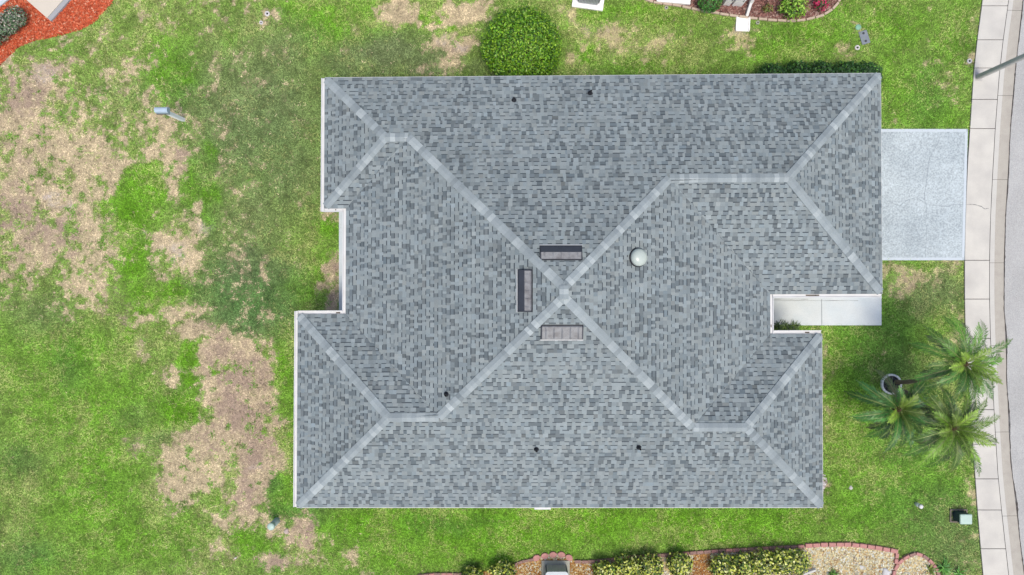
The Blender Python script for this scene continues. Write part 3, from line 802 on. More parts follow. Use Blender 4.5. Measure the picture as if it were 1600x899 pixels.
def vent_pipe(face, px, py, h=.30):
    c, _ = on_roof(face, px, py)
    u, up, n = roof_frame(face)
    o = MB().lathe(c + n * .01, [(.085, 0), (.08, .012), (.05, .06), (.045, .08)], 16, axis=n).build('vent_pipe', m_black, house, smooth=True)
    MB().lathe(c, [(.034, 0), (.034, h), (.026, h), (.026, h - .1), (0, h - .1)], 14).build('pipe', m_black, o)
for f, x, y in (('N', 803, 157), ('N', 922, 146), ('W', 697.5, 616), ('S', 838, 702), ('S', 998, 699)): vent_pipe(f, x, y)
m_dome = mat('frosted_dome_plastic', C(214, 224, 214), rough=.28, var=.02, fine=0, spec=.5)
c, _ = on_roof('E', 996, 402.5)
n = roof_frame('E')[2]
fl = MB().lathe(c + n * .012, [(.30, 0), (.30, .03), (.285, .05), (.27, .05)], 32, axis=n).build('skylight_dome', m_black, house, smooth=True)
MB().lathe(c + n * .05, [(.275, 0), (.272, .05), (.255, .11), (.215, .16), (.15, .195), (.075, .212), (0, .216)], 32, axis=n).build('dome', m_dome, fl, smooth=True)

# ------------------------------------------------------------------ foliage helpers
def leaf_cloud(name, centre, rad, n, size, palette, seed, parent=None, m=None, shell=.62, lump=.16, flat=.5, aspect=.5, lo=-.55, jitter=.9):
    """many small pointed leaves spread through a lumpy rounded volume"""
    rs = np.random.RandomState(seed)
    d = rs.normal(size=(n * 3, 3)); d /= np.linalg.norm(d, axis=1)[:, None]
    d = d[d[:, 2] > lo][:n]; n = len(d)
    az = np.arctan2(d[:, 1], d[:, 0]); el = np.arcsin(d[:, 2])
    lumpv = fbm(az * 2.2 + 20, el * 3.0 + 20, seed + 3, 3) - .5 + .6 * (fbm(az * 6 + 40, el * 7 + 40, seed + 9, 2) - .5)
    r = (shell + (1 - shell) * rs.rand(n) ** .55) * (1 + lump * 2 * lumpv)
    p = np.array(centre) + d * r[:, None] * np.array(rad)
    nr = d / np.array(rad); nr /= np.linalg.norm(nr, axis=1)[:, None]
    nr = nr + rs.normal(size=(n, 3)) * jitter * .55 + np.array([0, 0, flat]); nr /= np.linalg.norm(nr, axis=1)[:, None]
    t = np.cross(nr, rs.normal(size=(n, 3))); t /= np.linalg.norm(t, axis=1)[:, None]
    b = np.cross(nr, t)
    s = size * rs.uniform(.65, 1.3, n)[:, None]
    v = np.stack([p - t * s * .5, p + b * s * aspect * .5 + nr * s * .08, p + t * s * .5, p - b * s * aspect * .5 + nr * s * .08], 1).reshape(-1, 3)
    v[:, 2] = np.maximum(v[:, 2], .01)
    pal = np.array([C(*c[:3]) for c in palette]); w = np.array([c[3] for c in palette]); w = w / w.sum()
    col = pal[rs.choice(len(pal), n, p=w)] * rs.uniform(.8, 1.7, n)[:, None]
    return np_mesh(name, v, 4, m or m_leaf, np.repeat(col, 4, 0), parent)
m_leaf = mat('leaf', attr=True, rough=.5, var=.08, scale=20, fine=0, spec=.35)
m_stem = mat('woody_stem', C(110, 92, 74), var=.25, scale=14, bump=.5)
def stems(base, h, parent, n=4, spread=.25, seed=1):
    rr = random.Random(seed); mb = MB()
    for k in range(n):
        a = 2 * math.pi * k / n + rr.uniform(-.4, .4)
        p0 = Vector(base) + Vector((math.cos(a) * .04, math.sin(a) * .04, -.02))
        p1 = Vector(base) + Vector((math.cos(a) * spread * .5, math.sin(a) * spread * .5, h * .5))
        p2 = Vector(base) + Vector((math.cos(a) * spread, math.sin(a) * spread, h))
        mb.tube([p0, p1, p2], [.025, .018, .008], 6)
    return mb.build('stem', m_stem, parent)
def shrub(name, label, cat, px, py, z, rad, n, size, palette, seed, group=None, **kw):
    """px, py = where the middle of the crown shows; z = height of the crown's middle"""
    c = P(px, py, z)
    t = thing(name, label, cat, (c.x, c.y, 0), group)
    leaf_cloud('foliage', c, rad, n, size, palette, seed, t, **kw)
    stems((c.x, c.y, 0), z, t, 4, rad[0] * .45, seed)
    return t
BRIGHT = [(118, 168, 34, 4), (94, 148, 30, 4), (146, 188, 48, 2.5), (56, 100, 28, 3.5), (160, 196, 84, .9)]
big_bush = shrub('round_bush', 'large round clipped bright green bush beside the north eave', 'bush', 815, 74, .85, (1.47, 1.42, .92), 15000, .092, BRIGHT, 5, lump=.11, shell=.6, lo=-.7, jitter=1.5)
HEDGE = [(58, 104, 40, 4), (44, 84, 36, 4), (84, 132, 44, 2), (36, 66, 34, 2)]
for k, x in enumerate((1205, 1243, 1282, 1320, 1353)):
    shrub('hedge_shrub', ['dark green hedge shrub under the north eave, westmost of the row', 'dark green hedge shrub under the north eave, second from the west', 'dark green hedge shrub in the middle of the row under the north eave',
          'dark green hedge shrub under the north eave, second from the east', 'dark green hedge shrub under the north eave, eastmost of the row'][k], 'shrub', x, 118 + (3 if k == 0 else 0), .55, (.55, .5, .5), 2200, .09, HEDGE, 60 + k, 'hedge under the north eave', lump=.2, shell=.5)

# ------------------------------------------------------------------ palms on the front lawn
m_frond = mat('palm_leaf', attr=True, rough=.45, var=.08, scale=12, fine=0, spec=.4)
m_trunk = mat('palm_trunk', C(158, 142, 120), var=.3, scale=12, fine=.2, bump=.8, bscale=18)
m_boot = mat('palm_crown_fibre', C(92, 74, 52), var=.35, scale=14, bump=.8)
ringc = P(1391, 600)
def palm(label, px, py, z, nf, length, seed, base_off, tone):
    rr = random.Random(seed)
    crown = P(px, py, z)
    base = ringc + Vector(base_off)
    t = thing('palm_tree', label, 'palm tree', base, 'clump of slender palms')
    pts, rad = [], []
    for k in range(13):
        s = k / 12
        p = base.lerp(crown, s); p.z = z * s
        h = s ** 1.6
        p.x = base.x + (crown.x - base.x) * h; p.y = base.y + (crown.y - base.y) * h
        pts.append(p); rad.append(.075 - .012 * s + (.012 if k % 2 else 0))
    pts[0].z = -.03
    MB().tube(pts, rad, 10).build('trunk', m_trunk, t, smooth=False)
    MB().lathe(crown + Vector((0, 0, -.28)), [(.06, 0), (.12, .1), (.13, .2), (.09, .3), (.03, .4)], 10).build('crown_fibre', m_boot, t)
    for k in range(nf):
        f = k / (nf - 1)
        az = k * 2.39996 + rr.uniform(-.25, .25)
        el = R(74) - f ** .75 * R(84) + rr.uniform(-.1, .1)
        ln = length * (.62 + .42 * min(1, f * 1.8)) * rr.uniform(.75, 1.12)
        droop = R(50) + f * R(30) + rr.uniform(-.15, .15)
        old = f > .86
        fb = rr.choice((.5, .7, .9, 1.15, 1.45))  # random frond tone, painting some as lit and some as shaded
        if base_off[0] < 0 and f > .35 and abs((az - R(112) + math.pi) % (2 * math.pi) - math.pi) < R(17): continue   # the frond over the planting ring was pruned
        young = f < .14
        col = np.array(C(*((138, 172, 62) if young else tone[0] if rr.random() < .6 else tone[1])))
        if old: col = np.array(C(108, 128, 84)) if rr.random() < .6 else np.array(C(132, 128, 96))
        N = 34
        p = crown + Vector((math.cos(az) * .04, math.sin(az) * .04, -.02)); a = el
        twist = rr.uniform(-.012, .012); az2 = az
        spine = []
        for i in range(N):
            s = i / (N - 1)
            spine.append((p.copy(), az2, a))
            a = el - droop * s ** 1.3; az2 += twist
            p = p + Vector((math.cos(az2) * math.cos(a), math.sin(az2) * math.cos(a), math.sin(a))) * (ln / (N - 1))
        V, Cc = [], []
        rc = np.array(C(150, 164, 92)) if not old else np.array(C(150, 140, 104))
        for i in range(N - 1):
            (p0, z0, a0), (p1, _, _) = spine[i], spine[i + 1]
            sd_ = Vector((-math.sin(z0), math.cos(z0), 0)); w = .017 * (1 - .8 * i / N)
            V += [p0 - sd_ * w, p0 + sd_ * w, p1 + sd_ * w * .95, p1 - sd_ * w * .95]; Cc += [rc] * 4
            tan = (p1 - p0).normalized(); upv = sd_.cross(tan)
            if upv.z < 0: upv = -upv
            s = i / (N - 1)
            if s < .12: continue
            ll = .30 * (math.sin(min(1, .16 + s * .95) * math.pi) ** .6 * .85 + .15) * (length / 1.6)
            for sdn in (-1, 1):
                for half in (0, .5):
                    b0 = p0.lerp(p1, half)
                    dirv = (sd_ * sdn * rr.uniform(.55, .8) + tan * rr.uniform(.8, 1.1) + upv * rr.uniform(0, .4)).normalized()
                    l2 = ll * rr.uniform(.7, 1.2)
                    tip = b0 + dirv * l2 + Vector((0, 0, -.22 * l2))
                    midp = b0 + dirv * l2 * .5 + Vector((0, 0, -.03 * l2))
                    wv_ = tan.cross(dirv).cross(dirv).normalized() * .0092
                    cj = col * fb * rr.uniform(.65, 1.35)
                    V += [b0 - wv_ * .6, midp - wv_, tip, midp + wv_]; Cc += [cj] * 4
        np_mesh('frond', np.array([tuple(v) for v in V]), 4, m_frond, np.array(Cc), t)
    return t
T1 = ((98, 150, 50), (78, 128, 50)); T2 = ((80, 142, 58), (66, 120, 58)); T3 = ((116, 158, 46), (84, 130, 46))
palm('palm with its feathery crown over the sidewalk, north-eastmost of the three palms', 1508, 569, 3.3, 38, 1.72, 3, (.16, .08, 0), T1)
palm('lowest palm, its green crown nearest the house beside the white edged planting ring', 1404, 640, 2.3, 36, 1.6, 9, (-.05, -.14, 0), T2)
palm('palm with yellow green fronds, southmost of the three palms by the sidewalk', 1490, 669, 2.9, 38, 1.7, 14, (.12, -.1, 0), T3)
# planting ring
m_edge = mat('white_edging_concrete', (.72, .72, .7), var=.06, bump=.3)
m_mulchd = mat('dark_mulch', C(78, 74, 80), var=.35, scale=14, fine=.3, bump=.8)
ring = thing('planter_ring', 'ring of white edging stones round dark mulch at the palms', 'planter', ringc)
MB().lathe(ringc, [(.31, -.02), (.31, .05), (.2, .075), (0, .08)], 24).build('mulch', m_mulchd, ring)
for k in range(20):
    a = 2 * math.pi * k / 20
    mb = MB(); mb.box(ringc + Vector((math.cos(a) * .345, math.sin(a) * .345, .055)), (.07, .1, .13), a); mb.build('edging_stone', m_edge, ring, bevel=.012)
ch = []
rs = np.random.RandomState(4)
def chips(name, pts, ln, wd, palette, seed, parent=None, z=.01, zr=.04, tilt=.35):
    rs = np.random.RandomState(seed); n = len(pts)
    a = rs.uniform(0, 2 * np.pi, n); l = ln * rs.uniform(.5, 1.5, n); w = wd * rs.uniform(.5, 1.4, n)
    t = np.stack([np.cos(a), np.sin(a), rs.normal(0, tilt, n)], 1); b = np.stack([-np.sin(a), np.cos(a), rs.normal(0, tilt, n)], 1)
    p = np.concatenate([pts, (z + zr * rs.rand(n))[:, None]], 1)
    T, B = t * l[:, None] / 2, b * w[:, None] / 2
    v = np.stack([p - T - B, p + T - B, p + T + B, p - T + B], 1).reshape(-1, 3); v[:, 2] = np.maximum(v[:, 2], .004)
    pal = np.array([C(*c[:3]) for c in palette]); ww = np.array([c[3] for c in palette], float); ww /= ww.sum()
    col = pal[rs.choice(len(pal), n, p=ww)] * rs.uniform(.75, 1.25, n)[:, None]
    return np_mesh(name, v, 4, m_chip, np.repeat(col, 4, 0), parent)
m_chip = mat('chips', attr=True, rough=.9, var=.1, scale=20, fine=0, spec=.15)
def sample(poly_px, n, seed, box=None):
    rs = np.random.RandomState(seed)
    poly = [(p.x, p.y) for p in G(poly_px)]
    xs = [p[0] for p in poly]; ys = [p[1] for p in poly]
    x0, x1, y0, y1 = box or (min(xs), max(xs), min(ys), max(ys))
    x = rs.uniform(x0, x1, n); y = rs.uniform(y0, y1, n)
    m = inside(poly, x, y)
    return np.stack([x[m], y[m]], 1)
def disc(c, r, n, seed):
    rs = np.random.RandomState(seed); a = rs.uniform(0, 6.283, n); q = r * np.sqrt(rs.rand(n))
    return np.stack([c.x + q * np.cos(a), c.y + q * np.sin(a)], 1)
tag(chips('mulch_chip', disc(ringc, .29, 500, 2), .07, .03, [(66, 62, 70, 3), (96, 90, 96, 2), (130, 124, 128, 1)], 3, ring, .06, .04), None, kind='stuff')

# ------------------------------------------------------------------ beds: soil sheets, chips, edging
m_red = mat('red_mulch', C(214, 102, 68), var=.15, scale=5, fine=.3, fscale=30, bump=.6)
m_tan = mat('tan_gravel', C(244, 222, 176), var=.2, scale=3, fine=.3, fscale=30, bump=.6, tint=C(206, 160, 108), tintscale=.8, tintamt=.5)
m_brn = mat('brown_mulch', C(150, 112, 104), var=.2, scale=4, fine=.35, fscale=30, bump=.6)
red = structure(MB().prism(G(RED_BED)[::-1] if False else G(RED_BED), -.05, .012).build('red_mulch_bed', m_red), 'bright red mulch bed at the north west corner')
sbed = structure(MB().prism(G(S_BED), -.05, .012).build('gravel_bed', m_tan), 'tan gravel bed along the south boundary')
rbed = structure(MB().prism(G(R_BED), -.05, .014).build('round_gravel_bed', m_tan), 'small rounded tan gravel bed')
nbed = structure(MB().prism(G(N_BED), -.05, .012).build('brown_mulch_bed', m_brn), 'brown mulch bed of the northern neighbour')
for b in (red, sbed, rbed, nbed):        # faces up
    me = b.data
    if me.polygons[1].normal.z < 0: me.flip_normals()
BOXV = (-21, 21, -12.4, 12.4)
tag(chips('red_mulch_chip', sample(RED_BED, 42000, 5, (-20.5, -14.2, 7.6, 11.8)), .085, .03, [(232, 112, 76, 5), (214, 96, 62, 3), (244, 146, 108, 2), (184, 78, 52, 1.2), (250, 190, 158, .6)], 5, red, .01, .03), None, kind='stuff')
tag(chips('gravel_stone', np.concatenate([sample(S_BED, 26000, 6, (-4, 14.6, -11.4, -9.4)), sample(R_BED, 3500, 7, (14, 16.2, -11.4, -9.6))]), .06, .045, [(255, 244, 200, 5), (252, 228, 170, 3), (255, 254, 238, 4), (216, 174, 120, 1), (192, 158, 122, .5)], 6, sbed, .01, .03), None, kind='stuff')
tag(chips('orange_chip', sample([(700, 905), (800, 884), (838, 874), (888, 872), (905, 880), (960, 878), (1000, 905)], 5000, 8), .07, .03, [(214, 164, 96, 3), (232, 190, 120, 2), (190, 128, 70, 2)], 8, sbed, .02, .03), None, kind='stuff')
tag(chips('orange_chip', sample([(1080, 905), (1084, 864), (1108, 862), (1118, 905)], 1500, 9), .07, .03, [(206, 150, 92, 3), (226, 180, 112, 2), (184, 118, 66, 2)], 9, sbed, .02, .03), None, kind='stuff')
tag(chips('mulch_chip', sample(N_BED, 14000, 10, (4, 12.4, 9.8, 12)), .08, .03, [(176, 128, 118, 4), (142, 98, 92, 3), (208, 176, 164, 2), (108, 78, 74, 1.5)], 10, nbed, .01, .03), None, kind='stuff')
m_paver = mat('pink_paver', C(226, 164, 156), var=.14, scale=6, fine=.12, bump=.4, tint=C(196, 146, 136), tintscale=3, tintamt=.6)
m_pavd = mat('weathered_paver', C(190, 150, 140), var=.2, scale=6, fine=.15, bump=.5, tint=C(140, 122, 112), tintscale=4, tintamt=.6)
m_cream = mat('cream_curb_block', C(226, 204, 182), var=.1, scale=6, fine=.08, bump=.3)
def unit_block(m, bev=.06):
    mb = MB(); mb.box((0, 0, 0), (1, 1, 1))
    o = bpy.data.objects.new('tmp', mb.mesh('block', m))
    COL.objects.link(o)
    bv = o.modifiers.new('b', 'BEVEL'); bv.width = bev; bv.segments = 1
    dg = bpy.context.evaluated_depsgraph_get()
    me = bpy.data.meshes.new_from_object(o.evaluated_get(dg))
    bpy.data.objects.remove(o)
    return me
bl_pav, bl_old, bl_cream = unit_block(m_paver), unit_block(m_pavd), unit_block(m_cream)
def edging(name, label, pts_px, blen, bw, bh, meshes, part, cat='edging', inset=0.0):
    """blocks laid end to end along a line"""
    W_ = [P(*p) for p in pts_px]
    t = thing(name, label, cat, W_[0])
    acc = 0; segs = []
    d = [0]
    for a, b in zip(W_[:-1], W_[1:]): d.append(d[-1] + (b - a).length)
    n = max(1, round(d[-1] / blen)); st = d[-1] / n
    xs = [p.x for p in W_]; ys = [p.y for p in W_]
    for k in range(n):
        s0, s1 = k * st, (k + 1) * st
        a = Vector((np.interp(s0, d, xs), np.interp(s0, d, ys), 0)); b = Vector((np.interp(s1, d, xs), np.interp(s1, d, ys), 0))
        o = bpy.data.objects.new(part, rnd.choice(meshes))
        COL.objects.link(o)
        o.parent = t
        m_ = (a + b) / 2
        o.location = (m_.x - W_[0].x + rnd.uniform(-.006, .006), m_.y - W_[0].y + rnd.uniform(-.006, .006), bh / 2 - .02 + rnd.uniform(-.006, .006))
        o.rotation_euler = (rnd.uniform(-.03, .03), rnd.uniform(-.03, .03), math.atan2(b.y - a.y, b.x - a.x) + rnd.uniform(-.03, .03))
        o.scale = ((b - a).length * rnd.uniform(.86, .93), bw * rnd.uniform(.95, 1.05), bh)
    return t
edging('paver_edging', 'weathered pink pavers edging the gravel bed at the left end of the south bed', [(652, 899), (680, 896.5), (712, 896.5), (745, 897)], .22, .11, .12, [bl_old, bl_pav], 'paver')
edging('paver_edging', 'curve of grey brown pavers rising to the scalloped stones', [(778, 894), (793, 888.5), (806, 880.5), (818, 876), (834, 873)], .22, .1, .12, [bl_old], 'paver')
edging('paver_edging', 'long line of worn pavers right of the air conditioner below the lawn', [(897, 876.5), (920, 877), (945, 875), (975, 871), (1010, 868.5), (1040, 866.5), (1075, 863.5), (1110, 861), (1150, 858.5), (1200, 856), (1256, 853)], .27, .12, .12, [bl_old, bl_old, bl_pav], 'paver')
edging('paver_edging', 'arched row of pink pavers along the top of the pale gravel', [(1256, 851.5), (1290, 850), (1330, 850), (1360, 853.5), (1401, 861)], .3, .15, .13, [bl_pav], 'paver')
edging('paver_edging', 'short run of pink pavers turning down beside the rounded bed', [(1400, 863), (1398, 880)], .22, .13, .13, [bl_pav], 'paver')
edging('paver_edging', 'arc of pink pavers round the small gravel bed', [(1393, 912), (1394.5, 897), (1397, 886), (1404, 876.5), (1414, 869.5), (1427, 863.5), (1438, 866), (1449, 873), (1459, 884), (1466, 899), (1469, 912)], .26, .12, .13, [bl_pav, bl_pav, bl_old], 'paver')
edging('bed_curb', 'cream coloured curb blocks bordering the northern mulch bed', N_BED[1:-1], .36, .085, .1, [bl_cream], 'curb_block')
# scalloped stones round the air conditioner
sc = thing('scalloped_edging', 'five rounded pink stones in an arc above the air conditioner', 'edging', P(866, 868))
for x, y, a in ((838, 871, .5), (851, 868, .25), (864, 866, .05), (877, 866, -.1), (889, 870.5, -.5)):
    c = P(x, y)
    pts = []
    for k in range(14):
        q = 2 * math.pi * k / 14
        r = 1 + .1 * math.cos(2 * q)
        dx_, dy_ = math.cos(q) * .135 * r, math.sin(q) * .115
        pts.append((c.x + dx_ * math.cos(a) - dy_ * math.sin(a), c.y + dx_ * math.sin(a) + dy_ * math.cos(a)))
    MB().prism(pts, -.02, .09).build('scalloped_stone', m_paver, sc, bevel=.02)

# ------------------------------------------------------------------ southern neighbour's shrubs and air conditioner
VARI = [(214, 220, 104, 4), (186, 198, 74, 3), (236, 238, 160, 2), (84, 112, 44, 3), (56, 82, 36, 3), (120, 150, 56, 2)]
SHR = [(738, 903, .42, 'variegated shrub at the left end of the south bed, cut by the frame'), (785, 896, .5, 'variegated yellow green shrub left of the air conditioner'),
       (945, 895, .45, 'low variegated shrub right of the air conditioner'), (982, 889, .55, 'full variegated shrub second right of the air conditioner'), (1016, 886, .5, 'variegated shrub just left of the small lone shrub'),
       (1062, 883, .48, 'small lone variegated shrub standing in orange gravel'), (1130, 886, .5, 'leftmost shrub of the long variegated mass in the south bed'), (1160, 885, .52, 'second shrub of the long variegated mass in the south bed'),
       (1193, 880, .55, 'third shrub of the long variegated mass in the south bed'), (1222, 878, .52, 'fourth shrub of the long variegated mass in the south bed'), (1246, 878, .48, 'rightmost shrub of the long variegated mass beside pale gravel')]
for k, (x, y, r, lb) in enumerate(SHR):
    shrub('variegated_shrub', lb, 'shrub', x, y, .42, (r, r * .92, .42), 900, .11, VARI, 100 + k, 'variegated shrubs of the south bed', lump=.28, shell=.4, aspect=.6)
m_metal = mat('grey_painted_steel', C(214, 222, 228), rough=.45, var=.06, scale=4, fine=.04, spec=.4)
m_metald = mat('dark_grille', C(128, 138, 146), rough=.5, var=.1)
m_fan = mat('black_fan', C(40, 40, 46), rough=.5, var=.1)
m_pad = mat('concrete_pad', C(206, 204, 190), var=.08, scale=4, fine=.08, bump=.3, tint=C(160, 164, 140), tintscale=2, tintamt=.5)
m_padw = mat('white_concrete_pad', (.78, .77, .76), var=.05, scale=4, fine=.06, bump=.2)
def ac_unit(label, cx, cy, rz, pad, padsize, w=.82, h=.72):
    """cx, cy world; rounded square condenser with finned sides and a fan under the top grille"""
    t = thing('air_conditioner', label, 'air conditioner', (cx, cy, 0))
    ca, sa = math.cos(rz), math.sin(rz)
    def rot(x, y, z): return Vector((cx + x * ca - y * sa, cy + x * sa + y * ca, z))
    def rsq(hw, rad, n=6):
        o = []
        for qx, qy, a0 in ((1, 1, 0), (-1, 1, 90), (-1, -1, 180), (1, -1, 270)):
            for k in range(n):
                a = R(a0 + 90 * k / (n - 1)); o.append((qx * (hw - rad) + math.cos(a) * rad, qy * (hw - rad) + math.sin(a) * rad))
        return o
    z0 = .09
    mp = MB(); mp.box((cx, cy, .035), (padsize, padsize, .11), rz); mp.build('pad', pad, t, bevel=.01)
    hw = w / 2
    core = [rot(x, y, 0) for x, y in rsq(hw - .03, .09)]
    MB().prism(core, z0, z0 + h - .06).build('coil', m_metald, t)
    fins = MB()
    ring_ = rsq(hw - .005, .1)
    for s in range(4):
        for k in range(13):
            u = -hw + .09 + (w - .18) * k / 12
            x, y = [(u, hw - .012), (u, -hw + .012), (hw - .012, u), (-hw + .012, u)][s]
            p = rot(x, y, z0 + (h - .06) / 2)
            fins.box(p, (.042, .03, h - .07) if s < 2 else (.03, .042, h - .07), rz)
    fins.build('side_louvre', m_metal, t)
    # top: flat frame with a round opening
    n = 48
    outer = []
    big_ = rsq(hw, .12, 13)
    rad_in = hw * .74
    ang = sorted(big_, key=lambda p: math.atan2(p[1], p[0]))
    m_ = len(ang)
    inn = [(math.cos(math.atan2(y, x)) * rad_in, math.sin(math.atan2(y, x)) * rad_in) for x, y in ang]
    top, topb = z0 + h, z0 + h - .06
    vsx = [rot(x, y, top - .012) for x, y in ang] + [rot(x, y, top) for x, y in inn] + [rot(x, y, topb) for x, y in ang] + [rot(x, y, topb - .06) for x, y in inn]
    fs = []
    for k in range(m_):
        k2 = (k + 1) % m_
        fs += [(k, k2, m_ + k2, m_ + k), (2 * m_ + k, 2 * m_ + k2, k2, k), (m_ + k, m_ + k2, 3 * m_ + k2, 3 * m_ + k)]
    MB().add(vsx, fs).build('top_cover', m_metal, t)
    fan = MB(); fan.lathe(rot(0, 0, topb - .10), [(.09, 0), (.09, .08), (.0, .09)], 16)
    for k in range(4):
        a = math.pi / 2 * k + .5
        q = [(.07, -.05), (rad_in * .92, -.13), (rad_in * .92, .13), (.07, .06)]
        fan.add([rot(x * math.cos(a) - y * math.sin(a), x * math.sin(a) + y * math.cos(a), topb - .06 + y * .25) for x, y in q], [(0, 1, 2, 3)])
    fan.build('fan', m_fan, t)
    MB().lathe(rot(0, 0, topb - .14), [(rad_in * .98, 0), (0, .001)], 24).build('fan_well', m_fan, t)
    gr = MB()
    for k in range(1, 5):
        r_ = rad_in * k / 5
        gr.tube([rot(math.cos(a) * r_, math.sin(a) * r_, top - .006) for a in [2 * math.pi * j / 28 for j in range(29)]], .004, 4)
    for k in range(8):
        a = math.pi * 2 * k / 8
        gr.tube([rot(math.cos(a) * .05, math.sin(a) * .05, top - .004), rot(math.cos(a) * rad_in, math.sin(a) * rad_in, top - .004)], .004, 4)
    gr.build('grille_guard', m_metal, t)
    return t
pc = P(868, 879)
ac_unit('grey air conditioner with a round fan on top, in the south gravel bed', pc.x, pc.y - .43, 0.0, m_pad, 1.05)
pc = P(923.5, 8.5)
ac_unit('grey finned air conditioner on a white pad at the top edge, cut by the frame', pc.x - .07, pc.y + .42, -.14, m_padw, 1.16, w=.84)
# downspout foot, small plants and stones of the south bed
def downspout(label, pts, w=.09):
    o = MB()
    for a, b in zip(pts[:-1], pts[1:]):
        a, b = Vector(a), Vector(b)
        d_ = (b - a).normalized(); s1 = d_.cross(Vector((0, 1, .3) if abs(d_.y) < .9 else (1, 0, 0))).normalized() * w / 2; s2 = d_.cross(s1).normalized() * w * .4
        o.add([a - s1 - s2, a + s1 - s2, a + s1 + s2, a - s1 + s2, b - s1 - s2, b + s1 - s2, b + s1 + s2, b - s1 + s2],
              [(0, 1, 2, 3), (7, 6, 5, 4), (0, 4, 5, 1), (1, 5, 6, 2), (2, 6, 7, 3), (3, 7, 4, 0)])
    ob = o.build('downspout', m_white)
    return tag(ob, label, 'downspout')
a = P(1274, 890, .08); b = P(1254, 897, .1); b2 = b + Vector((-.25, -.2, .1)); c3 = Vector((b2.x, b2.y - .1, 2.5))
downspout('white downspout foot lying on the gravel right of the variegated shrubs', [a, b, b2, c3], .11)
def stone(name, label, px, py, r, col, seed, group=None, sq=.6):
    rr = random.Random(seed); c = P(px, py)
    mb = MB(); prof = [(r * .7, -.02), (r, r * .2), (r * .9, r * sq * .7), (r * .5, r * sq), (0, r * sq * 1.05)]
    mb.lathe(c, prof, 9)
    mb.v = [(c.x + (x - c.x) * (1 + .3 * math.sin(3 * math.atan2(y - c.y, x - c.x) + seed)), c.y + (y - c.y) * (1 + .22 * math.cos(2 * math.atan2(y - c.y, x - c.x) + seed)), z) for x, y, z in mb.v]
    return tag(mb.build(name, mat('stone_%d' % seed, col, var=.1, scale=8, bump=.4), smooth=True), label, 'stone', group)
stone('garden_stone', 'white pointed stone in the middle of the pale gravel', 1345, 886, .09, C(250, 248, 246), 1)
stone('garden_stone', 'large white rounded stone beside the pink pavers at the bottom edge', 1383, 894, .16, C(246, 244, 244), 2)
stone('garden_stone', 'small white stone lying alone on the front lawn', 1329, 762, .075, C(226, 222, 214), 3)
stone('garden_stone', 'small pinkish stone right of the round topped utility pedestal', 448, 830, .1, C(216, 196, 186), 4)
stone('garden_stone', 'small pale stone in the grass near the bottom left bare patch', 368, 872, .05, C(236, 230, 224), 6)
# white pebbles at the corner of the house
tag(chips('white_pebbles', np.concatenate([sample([(1270, 735), (1284, 736), (1292, 752), (1284, 770), (1270, 770)], 260, 31)]), .07, .055, [(244, 238, 236, 4), (216, 200, 194, 2), (190, 170, 160, 1)], 31, None, .015, .03), 'white pebbles spilling out beside the east eave', None, None, 'stuff')
def blade_plant(name, label, px, py, n, ln, w, palette, seed, up=1.0, group=None, spread=.08, el=(25, 80)):
    rs = random.Random(seed); c = P(px, py)
    t = thing(name, label, 'plant', c, group)
    V, Cc = [], []
    for k in range(n):
        az = rs.uniform(0, 6.283); e_ = R(rs.uniform(*el)); l = ln * rs.uniform(.6, 1.15)
        b0 = c + Vector((rs.uniform(-spread, spread), rs.uniform(-spread, spread), 0))
        col = np.array(C(*rs.choice(palette))) * rs.uniform(.75, 1.2)
        pts = []; p = b0.copy(); a = e_
        for i in range(5):
            pts.append(p.copy()); p = p + Vector((math.cos(az) * math.cos(a), math.sin(az) * math.cos(a), math.sin(a))) * l / 4; a -= R(26)
        sdv = Vector((-math.sin(az), math.cos(az), 0))
        for i in range(4):
            w0 = w * (1, 1.1, .9, .55, .05)[i] / 2; w1 = w * (1, 1.1, .9, .55, .05)[i + 1] / 2
            V += [pts[i] - sdv * w0, pts[i] + sdv * w0, pts[i + 1] + sdv * w1, pts[i + 1] - sdv * w1]; Cc += [col] * 4
    V = np.array([tuple(v) for v in V]); V[:, 2] = np.maximum(V[:, 2], .01)
    np_mesh('leaves', V, 4, m_frond, np.array(Cc), t)
    MB().lathe(c, [(.05, -.02), (.04, .05), (0, .07)], 8).build('root_crown', m_stem, t)
    return t
GRN = [(92, 168, 48), (70, 140, 44), (120, 186, 70)]
blade_plant('strap_leaf_plant', 'bright green strap leaved plant right of the rounded gravel bed', 1471, 886, 34, .45, .05, GRN, 1)
blade_plant('strap_leaf_plant', 'green strap leaved plant at the bottom edge nearest the sidewalk', 1497, 896, 30, .36, .05, GRN, 2)
blade_plant('strap_leaf_plant', 'small yellow green plant inside the rounded gravel bed', 1452, 890, 26, .34, .04, [(150, 160, 70), (110, 140, 50)], 3)
blade_plant('strap_leaf_plant', 'small green plant at the bottom of the pale gravel', 1300, 897, 30, .28, .06, [(120, 170, 60), (86, 134, 46)], 4)
LIR = [(74, 116, 34), (52, 88, 30), (112, 146, 44), (40, 66, 28)]
for k, (x, y, lb) in enumerate(((1213, 512, 'grassy border plant in the corner of the entrance notch'), (1226, 512, 'grassy border plant in the middle of the entrance clump'), (1240, 513, 'grassy border plant at the right end of the entrance clump'))):
    blade_plant('border_grass', lb, x, y, 70, .34, .022, LIR, 20 + k, group='grassy border plants by the entrance', spread=.14, el=(40, 85))

